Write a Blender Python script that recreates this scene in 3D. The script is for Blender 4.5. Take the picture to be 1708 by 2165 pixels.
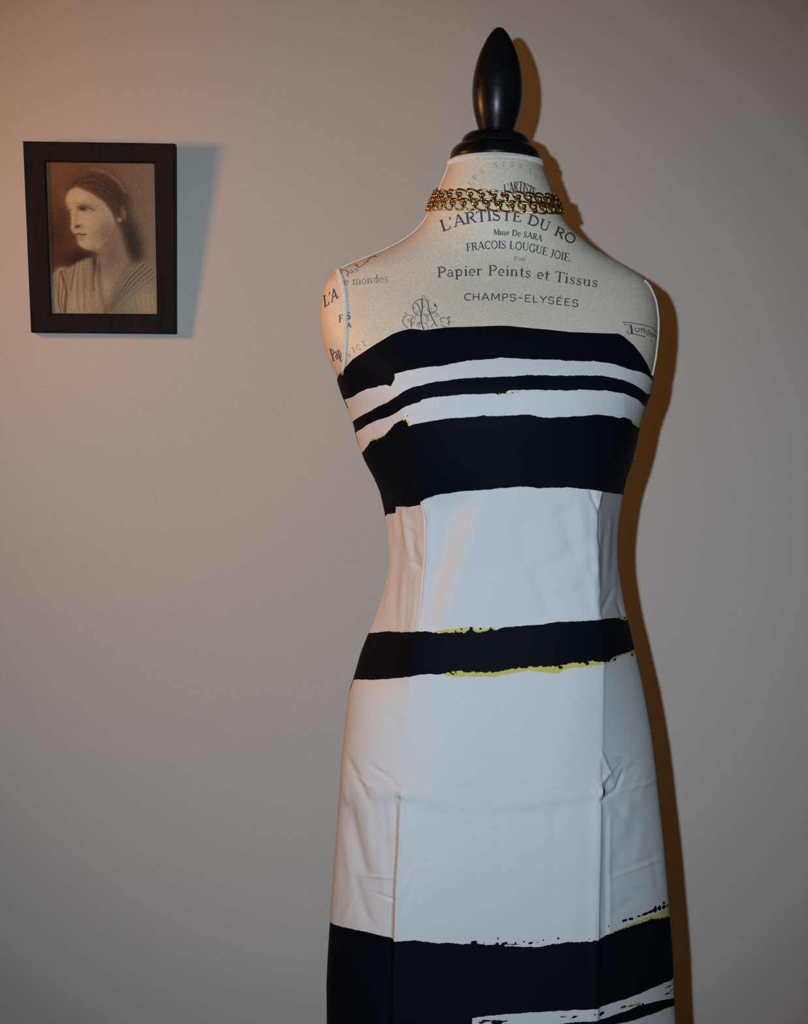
import bpy, bmesh, math, random
import numpy as np
from mathutils import Vector, Matrix

random.seed(7)
RNG = np.random.RandomState(11)
for o in list(bpy.data.objects):
    bpy.data.objects.remove(o)
SC = bpy.context.scene
COL = SC.collection

# ------------------------------------------------------------------ camera
F = 4600.0            # focal length in pixels of the 1708 x 2165 frame
CX, CY = 854.0, 1082.5
CZ = 1.05             # lens height
Y0 = 2.44             # distance of the dress form's axis
YW = 2.94             # distance of the wall
cam_d = bpy.data.cameras.new('camera')
cam = bpy.data.objects.new('camera', cam_d)
COL.objects.link(cam)
cam_d.sensor_fit = 'VERTICAL'
cam_d.sensor_height = 36.0
cam_d.lens = 36.0 * F / 2165.0
cam.location = (0, 0, CZ)
cam.rotation_euler = (math.pi / 2, 0, 0)
cam_d.clip_start = 0.05
SC.camera = cam

# ------------------------------------------------------------------ world, lights, exposure
SC.view_settings.view_transform = 'Standard'
SC.view_settings.look = 'None'
SC.view_settings.gamma = 1.0
SC.view_settings.use_curve_mapping = False
SC.view_settings.exposure = 0.0
world = bpy.data.worlds.new('room_ambience')
SC.world = world
world.use_nodes = True
bg = world.node_tree.nodes['Background']
bg.inputs['Color'].default_value = (1.0, 0.66, 0.47, 1)
bg.inputs['Strength'].default_value = 0.008


def light(name, kind, loc, energy, color, size, target=None):
    d = bpy.data.lights.new(name, kind)
    d.energy = energy
    d.color = color
    d.shadow_soft_size = size
    o = bpy.data.objects.new(name, d)
    COL.objects.link(o)
    o.location = loc
    if target is not None:
        o.rotation_euler = (Vector(target) - Vector(loc)).to_track_quat('-Z', 'Y').to_euler()
    return o


# the camera's own flash: left of and above the lens
flash = light('camera_flash', 'SPOT', (-0.125, -0.02, CZ + 0.065), 193, (0.73, 0.865, 1.0), 0.012, (-0.04, 2.6, 1.03))
flash.data.spot_size = math.radians(44)
flash.data.spot_blend = 1.0
# a warm household lamp standing left of the picture, close to the wall
lamp = light('shaded_lamp_bulb', 'SPOT', (-0.92, 2.39, 1.47), 21.5, (1.0, 0.40, 0.08), 0.08, (0.0, 2.38, 1.43))
lamp.data.spot_size = math.radians(177)
lamp.data.spot_blend = 1.0


# ------------------------------------------------------------------ helpers
def srgb(r, g, b):
    def f(c):
        c /= 255.0
        return c / 12.92 if c <= 0.04045 else ((c + 0.055) / 1.055) ** 2.4
    return (f(r), f(g), f(b), 1)


def px(x, y, Y):
    return (x - CX) * Y / F, CZ + (CY - y) * Y / F


def zpix(y):                     # height of a row of pixels in the plane of the form's axis
    return CZ + (CY - np.asarray(y, float)) * Y0 / F


def mesh_obj(name, verts, faces, mat=None, parent=None, smooth=True):
    me = bpy.data.meshes.new(name)
    me.from_pydata([tuple(v) for v in verts], [], faces)
    if mat:
        me.materials.append(mat)
    if smooth:
        me.polygons.foreach_set('use_smooth', [True] * len(me.polygons))
    me.update()
    o = bpy.data.objects.new(name, me)
    COL.objects.link(o)
    if parent is not None:
        o.parent = parent
    return o


def grid_obj(name, P, mat, parent=None, closed=False, attrs=None, flip=False):
    """P: (rows, cols, 3) array -> one mesh of quads."""
    nr, nc = P.shape[:2]
    idx = np.arange(nr * nc).reshape(nr, nc)
    a = idx[:-1, :]
    b = idx[1:, :]
    if closed:
        q = np.stack([a, np.roll(a, -1, 1), np.roll(b, -1, 1), b], -1)
    else:
        q = np.stack([a[:, :-1], a[:, 1:], b[:, 1:], b[:, :-1]], -1)
    q = q.reshape(-1, 4)
    if flip:
        q = q[:, ::-1]
    me = bpy.data.meshes.new(name)
    me.vertices.add(nr * nc)
    me.vertices.foreach_set('co', P.reshape(-1).astype(np.float32))
    me.loops.add(q.size)
    me.loops.foreach_set('vertex_index', q.reshape(-1).astype(np.int32))
    me.polygons.add(len(q))
    me.polygons.foreach_set('loop_start', np.arange(0, q.size, 4, dtype=np.int32))
    me.polygons.foreach_set('loop_total', np.full(len(q), 4, dtype=np.int32))
    me.polygons.foreach_set('use_smooth', np.ones(len(q), dtype=bool))
    me.update(calc_edges=True)
    me.validate()
    if attrs:
        for k, v in attrs.items():
            if v.ndim == 3:
                at = me.color_attributes.new(k, 'FLOAT_COLOR', 'POINT')
                at.data.foreach_set('color', v.reshape(-1).astype(np.float32))
            else:
                at = me.attributes.new(k, 'FLOAT', 'POINT')
                at.data.foreach_set('value', v.reshape(-1).astype(np.float32))
    me.materials.append(mat)
    o = bpy.data.objects.new(name, me)
    COL.objects.link(o)
    if parent is not None:
        o.parent = parent
    return o


def empty(name, loc=(0, 0, 0)):
    o = bpy.data.objects.new(name, None)
    COL.objects.link(o)
    o.location = loc
    o.empty_display_size = 0.05
    return o


def adopt(child, parent):
    child.parent = parent
    child.matrix_parent_inverse = Matrix.Translation(-parent.location)


def tag(o, label, cat, group=None):
    o['label'] = label
    o['category'] = cat
    if group:
        o['group'] = group


def tube(path, rad, sides=8, closed=False):
    """verts, faces of a tube along a list of points; rad may be a list."""
    P = [Vector(p) for p in path]
    n = len(P)
    V, Fc = [], []
    prev = None
    for i in range(n):
        if closed:
            t = P[(i + 1) % n] - P[i - 1]
        else:
            t = P[min(i + 1, n - 1)] - P[max(i - 1, 0)]
        t.normalize()
        if prev is None:
            u = t.orthogonal().normalized()
        else:
            u = (prev - t * prev.dot(t)).normalized()
        prev = u
        w = t.cross(u)
        r = rad[i] if hasattr(rad, '__len__') else rad
        for k in range(sides):
            a = 2 * math.pi * k / sides
            V.append(P[i] + (u * math.cos(a) + w * math.sin(a)) * r)
    m = n if closed else n - 1
    for i in range(m):
        j = (i + 1) % n
        for k in range(sides):
            l = (k + 1) % sides
            Fc.append((i * sides + k, i * sides + l, j * sides + l, j * sides + k))
    if not closed:
        Fc.append(tuple(range(sides))[::-1])
        Fc.append(tuple((n - 1) * sides + k for k in range(sides)))
    return V, Fc


def lathe(profile, sides=64):
    """profile: list of (radius, z) from bottom to top."""
    V, Fc = [], []
    n = len(profile)
    for r, z in profile:
        for k in range(sides):
            a = 2 * math.pi * k / sides
            V.append((r * math.cos(a), r * math.sin(a), z))
    for i in range(n - 1):
        for k in range(sides):
            l = (k + 1) % sides
            Fc.append((i * sides + k, i * sides + l, (i + 1) * sides + l, (i + 1) * sides + k))
    Fc.append(tuple(range(sides))[::-1])
    Fc.append(tuple((n - 1) * sides + k for k in range(sides)))
    return V, Fc


def smooth_profile(pts, step=0.6):
    """dense Catmull-Rom through profile points."""
    P = [np.array(p, float) for p in pts]
    P = [2 * P[0] - P[1]] + P + [2 * P[-1] - P[-2]]
    out = []
    for i in range(1, len(P) - 2):
        p0, p1, p2, p3 = P[i - 1:i + 3]
        for k in range(6):
            t = k / 6
            out.append(0.5 * (2 * p1 + (p2 - p0) * t + (2 * p0 - 5 * p1 + 4 * p2 - p3) * t * t
                              + (3 * p1 - p0 - 3 * p2 + p3) * t ** 3))
    out.append(P[-2])
    return out


def nodes_of(name):
    m = bpy.data.materials.new(name)
    m.use_nodes = True
    nt = m.node_tree
    return m, nt, nt.nodes, nt.links, nt.nodes['Principled BSDF']


def noise_color(nt, c1, c2, scale, detail=4, coord='Object', lo=0.35, hi=0.65, stretch=None):
    N, L = nt.nodes, nt.links
    tc = N.new('ShaderNodeTexCoord')
    nz = N.new('ShaderNodeTexNoise')
    nz.inputs['Scale'].default_value = scale
    nz.inputs['Detail'].default_value = detail
    src = tc.outputs[coord]
    if stretch:
        mp = N.new('ShaderNodeMapping')
        mp.inputs['Scale'].default_value = stretch
        L.new(src, mp.inputs['Vector'])
        src = mp.outputs['Vector']
    L.new(src, nz.inputs['Vector'])
    rp = N.new('ShaderNodeValToRGB')
    rp.color_ramp.elements[0].position = lo
    rp.color_ramp.elements[1].position = hi
    rp.color_ramp.elements[0].color = c1
    rp.color_ramp.elements[1].color = c2
    L.new(nz.outputs['Fac'], rp.inputs['Fac'])
    return rp.outputs['Color'], nz.outputs['Fac']


def add_bump(nt, fac, strength, dist):
    b = nt.nodes.new('ShaderNodeBump')
    b.inputs['Strength'].default_value = strength
    b.inputs['Distance'].default_value = dist
    nt.links.new(fac, b.inputs['Height'])
    nt.links.new(b.outputs['Normal'], nt.nodes['Principled BSDF'].inputs['Normal'])


def simple_mat(name, c1, c2=None, scale=200, rough=0.6, metal=0.0, spec=0.5, bump=0.0, bdist=0.0005, detail=4, stretch=None):
    m, nt, N, L, bs = nodes_of(name)
    col, fac = noise_color(nt, c1, c2 or c1, scale, detail, stretch=stretch)
    L.new(col, bs.inputs['Base Color'])
    bs.inputs['Roughness'].default_value = rough
    bs.inputs['Metallic'].default_value = metal
    bs.inputs['Specular IOR Level'].default_value = spec
    if bump:
        add_bump(nt, fac, bump, bdist)
    return m


# ------------------------------------------------------------------ materials
M_wall = simple_mat('painted_wall', (0.445, 0.42, 0.385, 1), (0.475, 0.45, 0.415, 1), 420, 0.8, spec=0.2, bump=0.10, bdist=0.0006, detail=3)
M_floor = simple_mat('floor_boards', (0.10, 0.05, 0.025, 1), (0.16, 0.085, 0.045, 1), 6, 0.45, stretch=(1, 12, 1))
M_base = simple_mat('white_trim', (0.6, 0.58, 0.54, 1), (0.64, 0.62, 0.58, 1), 30, 0.5)
M_linen = simple_mat('linen', (0.54, 0.465, 0.36, 1), (0.74, 0.65, 0.53, 1), 1000, 0.5, spec=0.35, bump=0.35, bdist=0.0006, detail=3)
M_black = simple_mat('black_lacquer', (0.004, 0.004, 0.005, 1), (0.007, 0.007, 0.008, 1), 40, 0.31, spec=0.22, bump=0.05, bdist=0.0005)
M_trim = simple_mat('white_braid', (0.55, 0.50, 0.43, 1), (0.80, 0.75, 0.68, 1), 900, 0.55)
M_ink = simple_mat('printed_ink', (0.035, 0.036, 0.045, 1), (0.085, 0.085, 0.095, 1), 900, 0.7, spec=0.15)
M_ink_pale = simple_mat('printed_ink_pale', (0.10, 0.10, 0.105, 1), (0.26, 0.24, 0.21, 1), 800, 0.7, spec=0.15)
M_gold = simple_mat('gold_metal', (0.58, 0.35, 0.11, 1), (0.68, 0.43, 0.15, 1), 150, 0.22, metal=1.0)
M_framewood = simple_mat('dark_frame_wood', (0.005, 0.0036, 0.0036, 1), (0.012, 0.0075, 0.007, 1), 60, 0.6, spec=0.08, bump=0.15, stretch=(1, 1, 0.1))
M_backing = simple_mat('backing_board', (0.10, 0.07, 0.045, 1), (0.14, 0.10, 0.06, 1), 60, 0.8)
M_pole = simple_mat('stand_metal', (0.01, 0.01, 0.01, 1), (0.02, 0.02, 0.02, 1), 40, 0.35)


def fabric_material():
    m, nt, N, L, bs = nodes_of('printed_cotton_sateen')
    tc = N.new('ShaderNodeTexCoord')

    def attr(n):
        a = N.new('ShaderNodeAttribute')
        a.attribute_name = n
        return a.outputs['Fac']

    def math_(op, a, b):
        n = N.new('ShaderNodeMath')
        n.operation = op
        for i, v in enumerate((a, b)):
            if isinstance(v, (int, float)):
                n.inputs[i].default_value = v
            else:
                L.new(v, n.inputs[i])
        return n.outputs[0]

    def noise(scale, detail, stretch=(1, 1, 1)):
        mp = N.new('ShaderNodeMapping')
        mp.inputs['Scale'].default_value = stretch
        L.new(tc.outputs['Object'], mp.inputs['Vector'])
        n = N.new('ShaderNodeTexNoise')
        n.inputs['Scale'].default_value = scale
        n.inputs['Detail'].default_value = detail
        L.new(mp.outputs['Vector'], n.inputs['Vector'])
        return math_('SUBTRACT', n.outputs['Fac'], 0.5)

    rag = attr('rag')
    n1 = noise(420, 4, (0.7, 1, 1.0))
    ink = math_('ADD', attr('ink'), math_('MULTIPLY', math_('MULTIPLY', n1, 4.0), rag))
    n2 = noise(260, 2, (0.6, 1, 1.0))
    yel = math_('ADD', attr('yel'), math_('MULTIPLY', n2, 9.0))
    ink = math_('GREATER_THAN', ink, 0.0)
    yel = math_('GREATER_THAN', yel, 0.0)

    def mix(f, a, b):
        n = N.new('ShaderNodeMix')
        n.data_type = 'RGBA'
        L.new(f, n.inputs['Factor'])
        for s, v in (('A', a), ('B', b)):
            i = [k for k in n.inputs if k.name == s and k.type == 'RGBA'][0]
            if isinstance(v, tuple):
                i.default_value = v
            else:
                L.new(v, i)
        return [k for k in n.outputs if k.type == 'RGBA'][0]
    cloth, fac = noise_color(nt, (0.595, 0.59, 0.58, 1), (0.64, 0.635, 0.625, 1), 900, 2)
    c = mix(yel, cloth, (0.56, 0.49, 0.12, 1))
    c = mix(ink, c, (0.0035, 0.0048, 0.0078, 1))
    L.new(c, bs.inputs['Base Color'])
    bs.inputs['Roughness'].default_value = 0.6
    bs.inputs['Specular IOR Level'].default_value = 0.03
    bs.inputs['Sheen Weight'].default_value = 0.0
    add_bump(nt, fac, 0.08, 0.0003)
    return m


M_dress = fabric_material()

# ------------------------------------------------------------------ the room
wall = mesh_obj('wall_back', [(-3, YW, 0), (3, YW, 0), (3, YW, 2.6), (-3, YW, 2.6),
                              (-3, YW + .1, 0), (3, YW + .1, 0), (3, YW + .1, 2.6), (-3, YW + .1, 2.6)],
                [(0, 1, 2, 3), (5, 4, 7, 6), (4, 0, 3, 7), (1, 5, 6, 2), (3, 2, 6, 7), (4, 5, 1, 0)], M_wall, smooth=False)
wall['kind'] = 'structure'
floor = mesh_obj('floor', [(-3, -1, 0), (3, -1, 0), (3, YW + .1, 0), (-3, YW + .1, 0),
                           (-3, -1, -.05), (3, -1, -.05), (3, YW + .1, -.05), (-3, YW + .1, -.05)],
                 [(0, 1, 2, 3), (7, 6, 5, 4), (4, 5, 1, 0), (5, 6, 2, 1), (6, 7, 3, 2), (7, 4, 0, 3)], M_floor, smooth=False)
floor['kind'] = 'structure'
bb = mesh_obj('baseboard_back', [(-3, YW, 0), (3, YW, 0), (3, YW - .014, 0), (-3, YW - .014, 0),
                                 (-3, YW, .09), (3, YW, .09), (3, YW - .008, .09), (-3, YW - .008, .09),
                                 (3, YW - .014, .078), (-3, YW - .014, .078)],
              [(3, 2, 8, 9), (9, 8, 6, 7), (7, 6, 5, 4), (0, 1, 2, 3), (2, 1, 5, 6, 8), (0, 3, 9, 7, 4), (1, 0, 4, 5)], M_base, smooth=False)
bb['kind'] = 'structure'

# ------------------------------------------------------------------ body section tables
# rows of pixels -> left and right outline, front and back depth (m), roundness
TL = [(300, 957), (325, 955), (345, 951), (380, 937), (410, 924), (440, 912), (465, 899), (490, 878), (510, 850), (530, 812), (545, 775),
      (560, 738), (572, 712), (585, 697), (600, 687), (640, 678), (680, 677), (720, 682), (760, 694), (800, 712), (815, 718),
      (836, 724), (868, 738), (925, 754), (970, 769), (1010, 791), (1040, 804), (1080, 813), (1130, 821), (1190, 823),
      (1220, 819), (1260, 809), (1300, 796), (1340, 779), (1380, 763), (1430, 749), (1460, 739), (1520, 731), (1600, 723),
      (1700, 717), (1800, 709), (1880, 703), (1950, 698), (2030, 693), (2080, 691), (2165, 692), (2500, 690)]
TR = [(300, 1138), (325, 1140), (345, 1143), (380, 1157), (410, 1168), (440, 1177), (465, 1190), (490, 1212), (510, 1236), (530, 1262),
      (545, 1290), (560, 1316), (575, 1342), (590, 1362), (605, 1374), (640, 1385), (680, 1389), (720, 1387), (760, 1382),
      (800, 1377), (840, 1370), (870, 1359), (900, 1351), (940, 1344), (980, 1334), (1010, 1324), (1045, 1316), (1090, 1309),
      (1140, 1304), (1190, 1305), (1240, 1312), (1290, 1321), (1330, 1331), (1390, 1344), (1440, 1356), (1500, 1367),
      (1560, 1377), (1620, 1384), (1690, 1391), (1760, 1399), (1850, 1407), (1920, 1413), (2000, 1419), (2060, 1421),
      (2110, 1423), (2165, 1427), (2500, 1440)]
BF = [(300, .049), (330, .050), (380, .054), (430, .058), (470, .058), (510, .056), (550, .058), (580, .064), (620, .076), (690, .099), (760, .118),
      (830, .134), (900, .135), (1000, .124), (1100, .114), (1180, .110), (1280, .111), (1400, .115), (1500, .119),
      (1600, .120), (1700, .121), (1900, .124), (2165, .127), (2500, .130)]
BB = [(300, .050), (330, .050), (380, .054), (430, .062), (470, .066), (510, .066), (550, .064), (580, .066), (640, .085), (720, .100), (830, .105),
      (1000, .095), (1180, .085), (1400, .105), (1600, .122), (1900, .124), (2500, .13)]
NN = [(300, 2.0), (440, 2.0), (510, 1.9), (560, 2.0), (640, 2.3), (760, 2.35), (880, 2.35), (1000, 2.8), (1100, 3.3), (1300, 3.3), (1420, 2.8), (1500, 2.4), (1620, 2.5), (1720, 3.2), (2500, 3.3)]
YG = np.arange(280, 2520, 1.0)


def smooth_table(t, sig):
    v = np.interp(YG, [p[0] for p in t], [p[1] for p in t])
    k = np.arange(-int(3 * sig), int(3 * sig) + 1)
    w = np.exp(-k * k / (2.0 * sig * sig))
    w /= w.sum()
    e = len(k) // 2
    vp = np.concatenate([np.full(e, v[0]), v, np.full(e, v[-1])])
    return np.convolve(vp, w, 'valid')


S_L = smooth_table(TL, 6)
S_R = smooth_table(TR, 6)
S_BF = smooth_table(BF, 22)
S_BB = smooth_table(BB, 22)
S_N = smooth_table(NN, 20)
MPX = Y0 / F


def section(Z, grow):
    """outline centre, half width, depths and roundness at height Z; grow = row -> offset in m"""
    y = CY - (np.asarray(Z, float) - CZ) / MPX
    l = np.interp(y, YG, S_L)
    r = np.interp(y, YG, S_R)
    g = grow(y)
    xc = ((l + r) / 2 - CX) * MPX
    a = (r - l) / 2 * MPX + g
    n = np.interp(y, YG, S_N)
    if grow is g_body:           # the form under the dress is rounder than the cloth over it
        n = np.minimum(n, np.interp(y, [790, 860], [2.4, 2.0]))
    return xc, a, np.interp(y, YG, S_BF) + g, np.interp(y, YG, S_BB) + g, n


def g_body(y):
    return -np.interp(y, [760, 795, 830, 860, 900, 2400], [0, .0015, .008, .012, .015, .016])


def g_dress(y):
    return np.interp(y, [690, 800, 900], [.0022, .0014, .0004])


def surf(th, Z, grow):
    th = np.asarray(th, float)
    xc, a, bf, bk, n = section(Z, grow)
    s, c = np.sin(th), np.cos(th)
    b = np.where(c >= 0, bf, bk)
    r = (np.abs(s / a) ** n + np.abs(c / b) ** n) ** (-1.0 / n)
    return np.stack([xc + r * s, Y0 - r * c, np.asarray(Z, float) + 0 * r], -1)


def front_depth(X, Z, grow):
    xc, a, bf, bk, n = section(Z, grow)
    u = np.clip(np.abs((X - xc) / a), 0, 0.9995)
    return bf * (1 - u ** n) ** (1 / n)


def px_on(x, y, grow, off=0.0):
    """points of the front surface seen at pixels (x, y), lifted by off along the normal"""
    x = np.asarray(x, float)
    y = np.asarray(y, float)
    Y = np.full(x.shape, Y0 - .06)
    for _ in range(30):
        X, Z = px(x, y, Y)
        Y = 0.5 * Y + 0.5 * (Y0 - front_depth(X, Z, grow))
    X, Z = px(x, y, Y)
    if off:
        e = 1e-3
        dx = (front_depth(X + e, Z, grow) - front_depth(X - e, Z, grow)) / (2 * e)
        dz = (front_depth(X, Z + e, grow) - front_depth(X, Z - e, grow)) / (2 * e)
        n = -np.stack([dx, np.ones_like(dx), dz], -1)
        n /= np.linalg.norm(n, axis=-1, keepdims=True)
        return np.stack([X, Y, Z], -1) + n * off
    return np.stack([X, Y, Z], -1)


def theta_of(P):
    xc = section(P[..., 2], g_dress)[0]
    return np.arctan2(P[..., 0] - xc, Y0 - P[..., 1])


def to_px(P):
    return CX + P[..., 0] / P[..., 1] * F, CY - (P[..., 2] - CZ) / P[..., 1] * F


# ------------------------------------------------------------------ dress form
XB = (1055 - CX) * MPX
form = empty('dress_form', (XB, Y0, 0))
tag(form, 'beige linen dress form printed with French lettering, black turned finial on its neck', 'dress form')
ys = np.concatenate([np.arange(337, 640, 2.5), np.arange(640, 900, 4), np.arange(900, 2260, 14)])
th = np.linspace(-math.pi, math.pi, 200, endpoint=False)
Zr = zpix(ys)
Pb = surf(th[None, :], Zr[:, None], g_body)
cap_t = Pb[:1].copy()
cap_t = np.concatenate([XB * 0 + cap_t.mean(1, keepdims=True) + (cap_t - cap_t.mean(1, keepdims=True)) * k for k in (0.02, 0.5)])
bot = Pb[-1:]
cap_b = np.concatenate([bot.mean(1, keepdims=True) + (bot - bot.mean(1, keepdims=True)) * k for k in (0.85, 0.4, 0.02)])
cap_b[:, :, 2] -= np.array([.006, .012, .014])[:, None]
torso = grid_obj('torso', np.concatenate([cap_t, Pb, cap_b]), M_linen, closed=True, flip=True)
adopt(torso, form)

# neck block: turned cap and finial, leaning a touch to the right
cap_z = float(zpix(334))
xcap = (1047.5 - CX) * MPX
tilt = math.radians(1.7)


def turned(name, prof_px, mat, y_ref=334.0):
    pr = [(max(r, 0.3) * MPX, (y_ref - y) * MPX) for r, y in prof_px]
    V, Fc = lathe(pr, 72)
    o = mesh_obj(name, V, Fc, mat)
    o.matrix_world = Matrix.Translation((xcap, Y0, cap_z)) @ Matrix.Rotation(tilt, 4, 'Y')
    bpy.context.view_layer.update()
    mw = o.matrix_world.copy()
    o.parent = form
    o.matrix_parent_inverse = Matrix.Translation(-form.location)
    return o


cap_prof = smooth_profile([(60, 340), (92, 339), (95.8, 335), (95, 327), (91, 319), (85, 312), (78, 307.5), (74.5, 306), (74, 304)]) + \
    smooth_profile([(73, 301), (71, 296), (66, 289), (58, 283), (50, 280), (44, 279), (40, 278.5), (38, 277)])
turned('neck_cap', [tuple(p) for p in cap_prof], M_black)
fin_prof = smooth_profile([(36, 279), (38, 275), (42, 262), (47.5, 243), (51.5, 222), (53.4, 200), (53.4, 186), (52, 165), (49, 147), (44.5, 128),
                           (38.5, 110), (31, 93), (22.5, 77), (15, 66.5), (9, 60.5), (4, 58), (0.4, 57.3)])
turned('finial', [tuple(p) for p in fin_prof], M_black)


# braided trims: three cords plaited along a line
def braid(name, pts, nrm, width, rad, pitch, parent):
    pts = np.asarray(pts, float)
    nrm = np.asarray(nrm, float)
    seg = np.linalg.norm(np.diff(pts, axis=0), axis=1)
    s = np.concatenate([[0], np.cumsum(seg)])
    n = max(int(s[-1] / (pitch / 8)), 8)
    sv = np.linspace(0, s[-1], n)
    P = np.stack([np.interp(sv, s, pts[:, k]) for k in range(3)], -1)
    Nn = np.stack([np.interp(sv, s, nrm[:, k]) for k in range(3)], -1)
    Nn /= np.linalg.norm(Nn, axis=1, keepdims=True)
    T = np.gradient(P, axis=0)
    T /= np.linalg.norm(T, axis=1, keepdims=True)
    B = np.cross(T, Nn)
    V, Fc = [], []
    for k in range(3):
        ph = 2 * math.pi * (sv / pitch + k / 3.0)
        Q = P + B * (width / 2 * np.sin(ph))[:, None] + Nn * (rad * 0.8 * np.sin(2 * ph))[:, None]
        v, f = tube(Q.tolist(), rad, 6)
        o = len(V)
        V += v
        Fc += [tuple(i + o for i in q) for q in f]
    ob = mesh_obj(name, V, Fc, M_trim)
    adopt(ob, parent)
    return ob


def outward(P):
    n = np.stack([P[..., 0] - XB, P[..., 1] - Y0, 0 * P[..., 0]], -1)
    return n / np.linalg.norm(n, axis=-1, keepdims=True)


tt = np.linspace(-math.pi, math.pi, 240)
for yy in (347,):
    ring = surf(tt, zpix(yy) + 0 * tt, g_body)
    nn = outward(ring)
    braid('neck_braid', ring + nn * .0012, nn, .0052, .00085, .0064, form)
lp = [(714, 571), (719, 584), (725, 604), (729, 630), (731, 660), (731.5, 700), (730.5, 735), (729, 760), (727, 785), (727, 800)]
lx = np.interp(np.linspace(0, 9, 80), range(10), [p[0] for p in lp])
ly = np.interp(np.linspace(0, 9, 80), range(10), [p[1] for p in lp])
pl = px_on(lx, ly, g_body, .0012)
pl0 = px_on(lx, ly, g_body, 0)
t_ = braid('armhole_braid', pl, pl - pl0, .0042, .00078, .0058, form)
# right armhole braid along the outline
yr = np.linspace(596, 800, 70)
thr = np.radians(np.interp(yr, [596, 640, 700, 800], [84, 86, 86, 84]))
pr_ = surf(thr, zpix(yr), g_body)
nr_ = outward(pr_)
braid('armhole_braid', pr_ + nr_ * .0012, nr_, .0042, .00078, .0058, form)
# piping over the shoulder seams
for sgn in (-1,):
    yr = np.linspace(352, 576 if sgn < 0 else 592, 90)
    ps = surf(np.full(90, sgn * math.radians(88)), zpix(yr), g_body)
    v, f = tube((ps + np.array([sgn * .0003, 0, .0004])).tolist(), .0008, 6)
    adopt(mesh_obj('seam_piping', v, f, M_linen if sgn > 0 else M_trim), form)

# stand below the torso
v, f = lathe([(.014, .03), (.014, .52)], 24)
pole = mesh_obj('stand_pole', [(XB + a, Y0 + b, c) for a, b, c in v], f, M_pole)
adopt(pole, form)
v, f = lathe([tuple(p) for p in smooth_profile([(.15, .0), (.155, .006), (.15, .016), (.11, .026), (.05, .036), (.02, .05), (.015, .07)])], 48)
adopt(mesh_obj('stand_base', [(XB + a, Y0 + b, c) for a, b, c in v], f, M_pole), form)

# ------------------------------------------------------------------ printed lettering on the form
TK, TN = 0.17, 0.075       # thick and thin strokes (cap height = 1)


def ln(x0, y0, x1, y1, w=TK):
    return ([(x0, y0), (x1, y1)], w)


def arc(cx, cy, rx, ry, a0, a1, w=TK, n=14):
    return ([(cx + rx * math.cos(math.radians(a0 + (a1 - a0) * i / n)), cy + ry * math.sin(math.radians(a0 + (a1 - a0) * i / n))) for i in range(n + 1)], w)


def sf(x, y, h=.14):
    return ([(x - h, y), (x + h, y)], TN)


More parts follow.
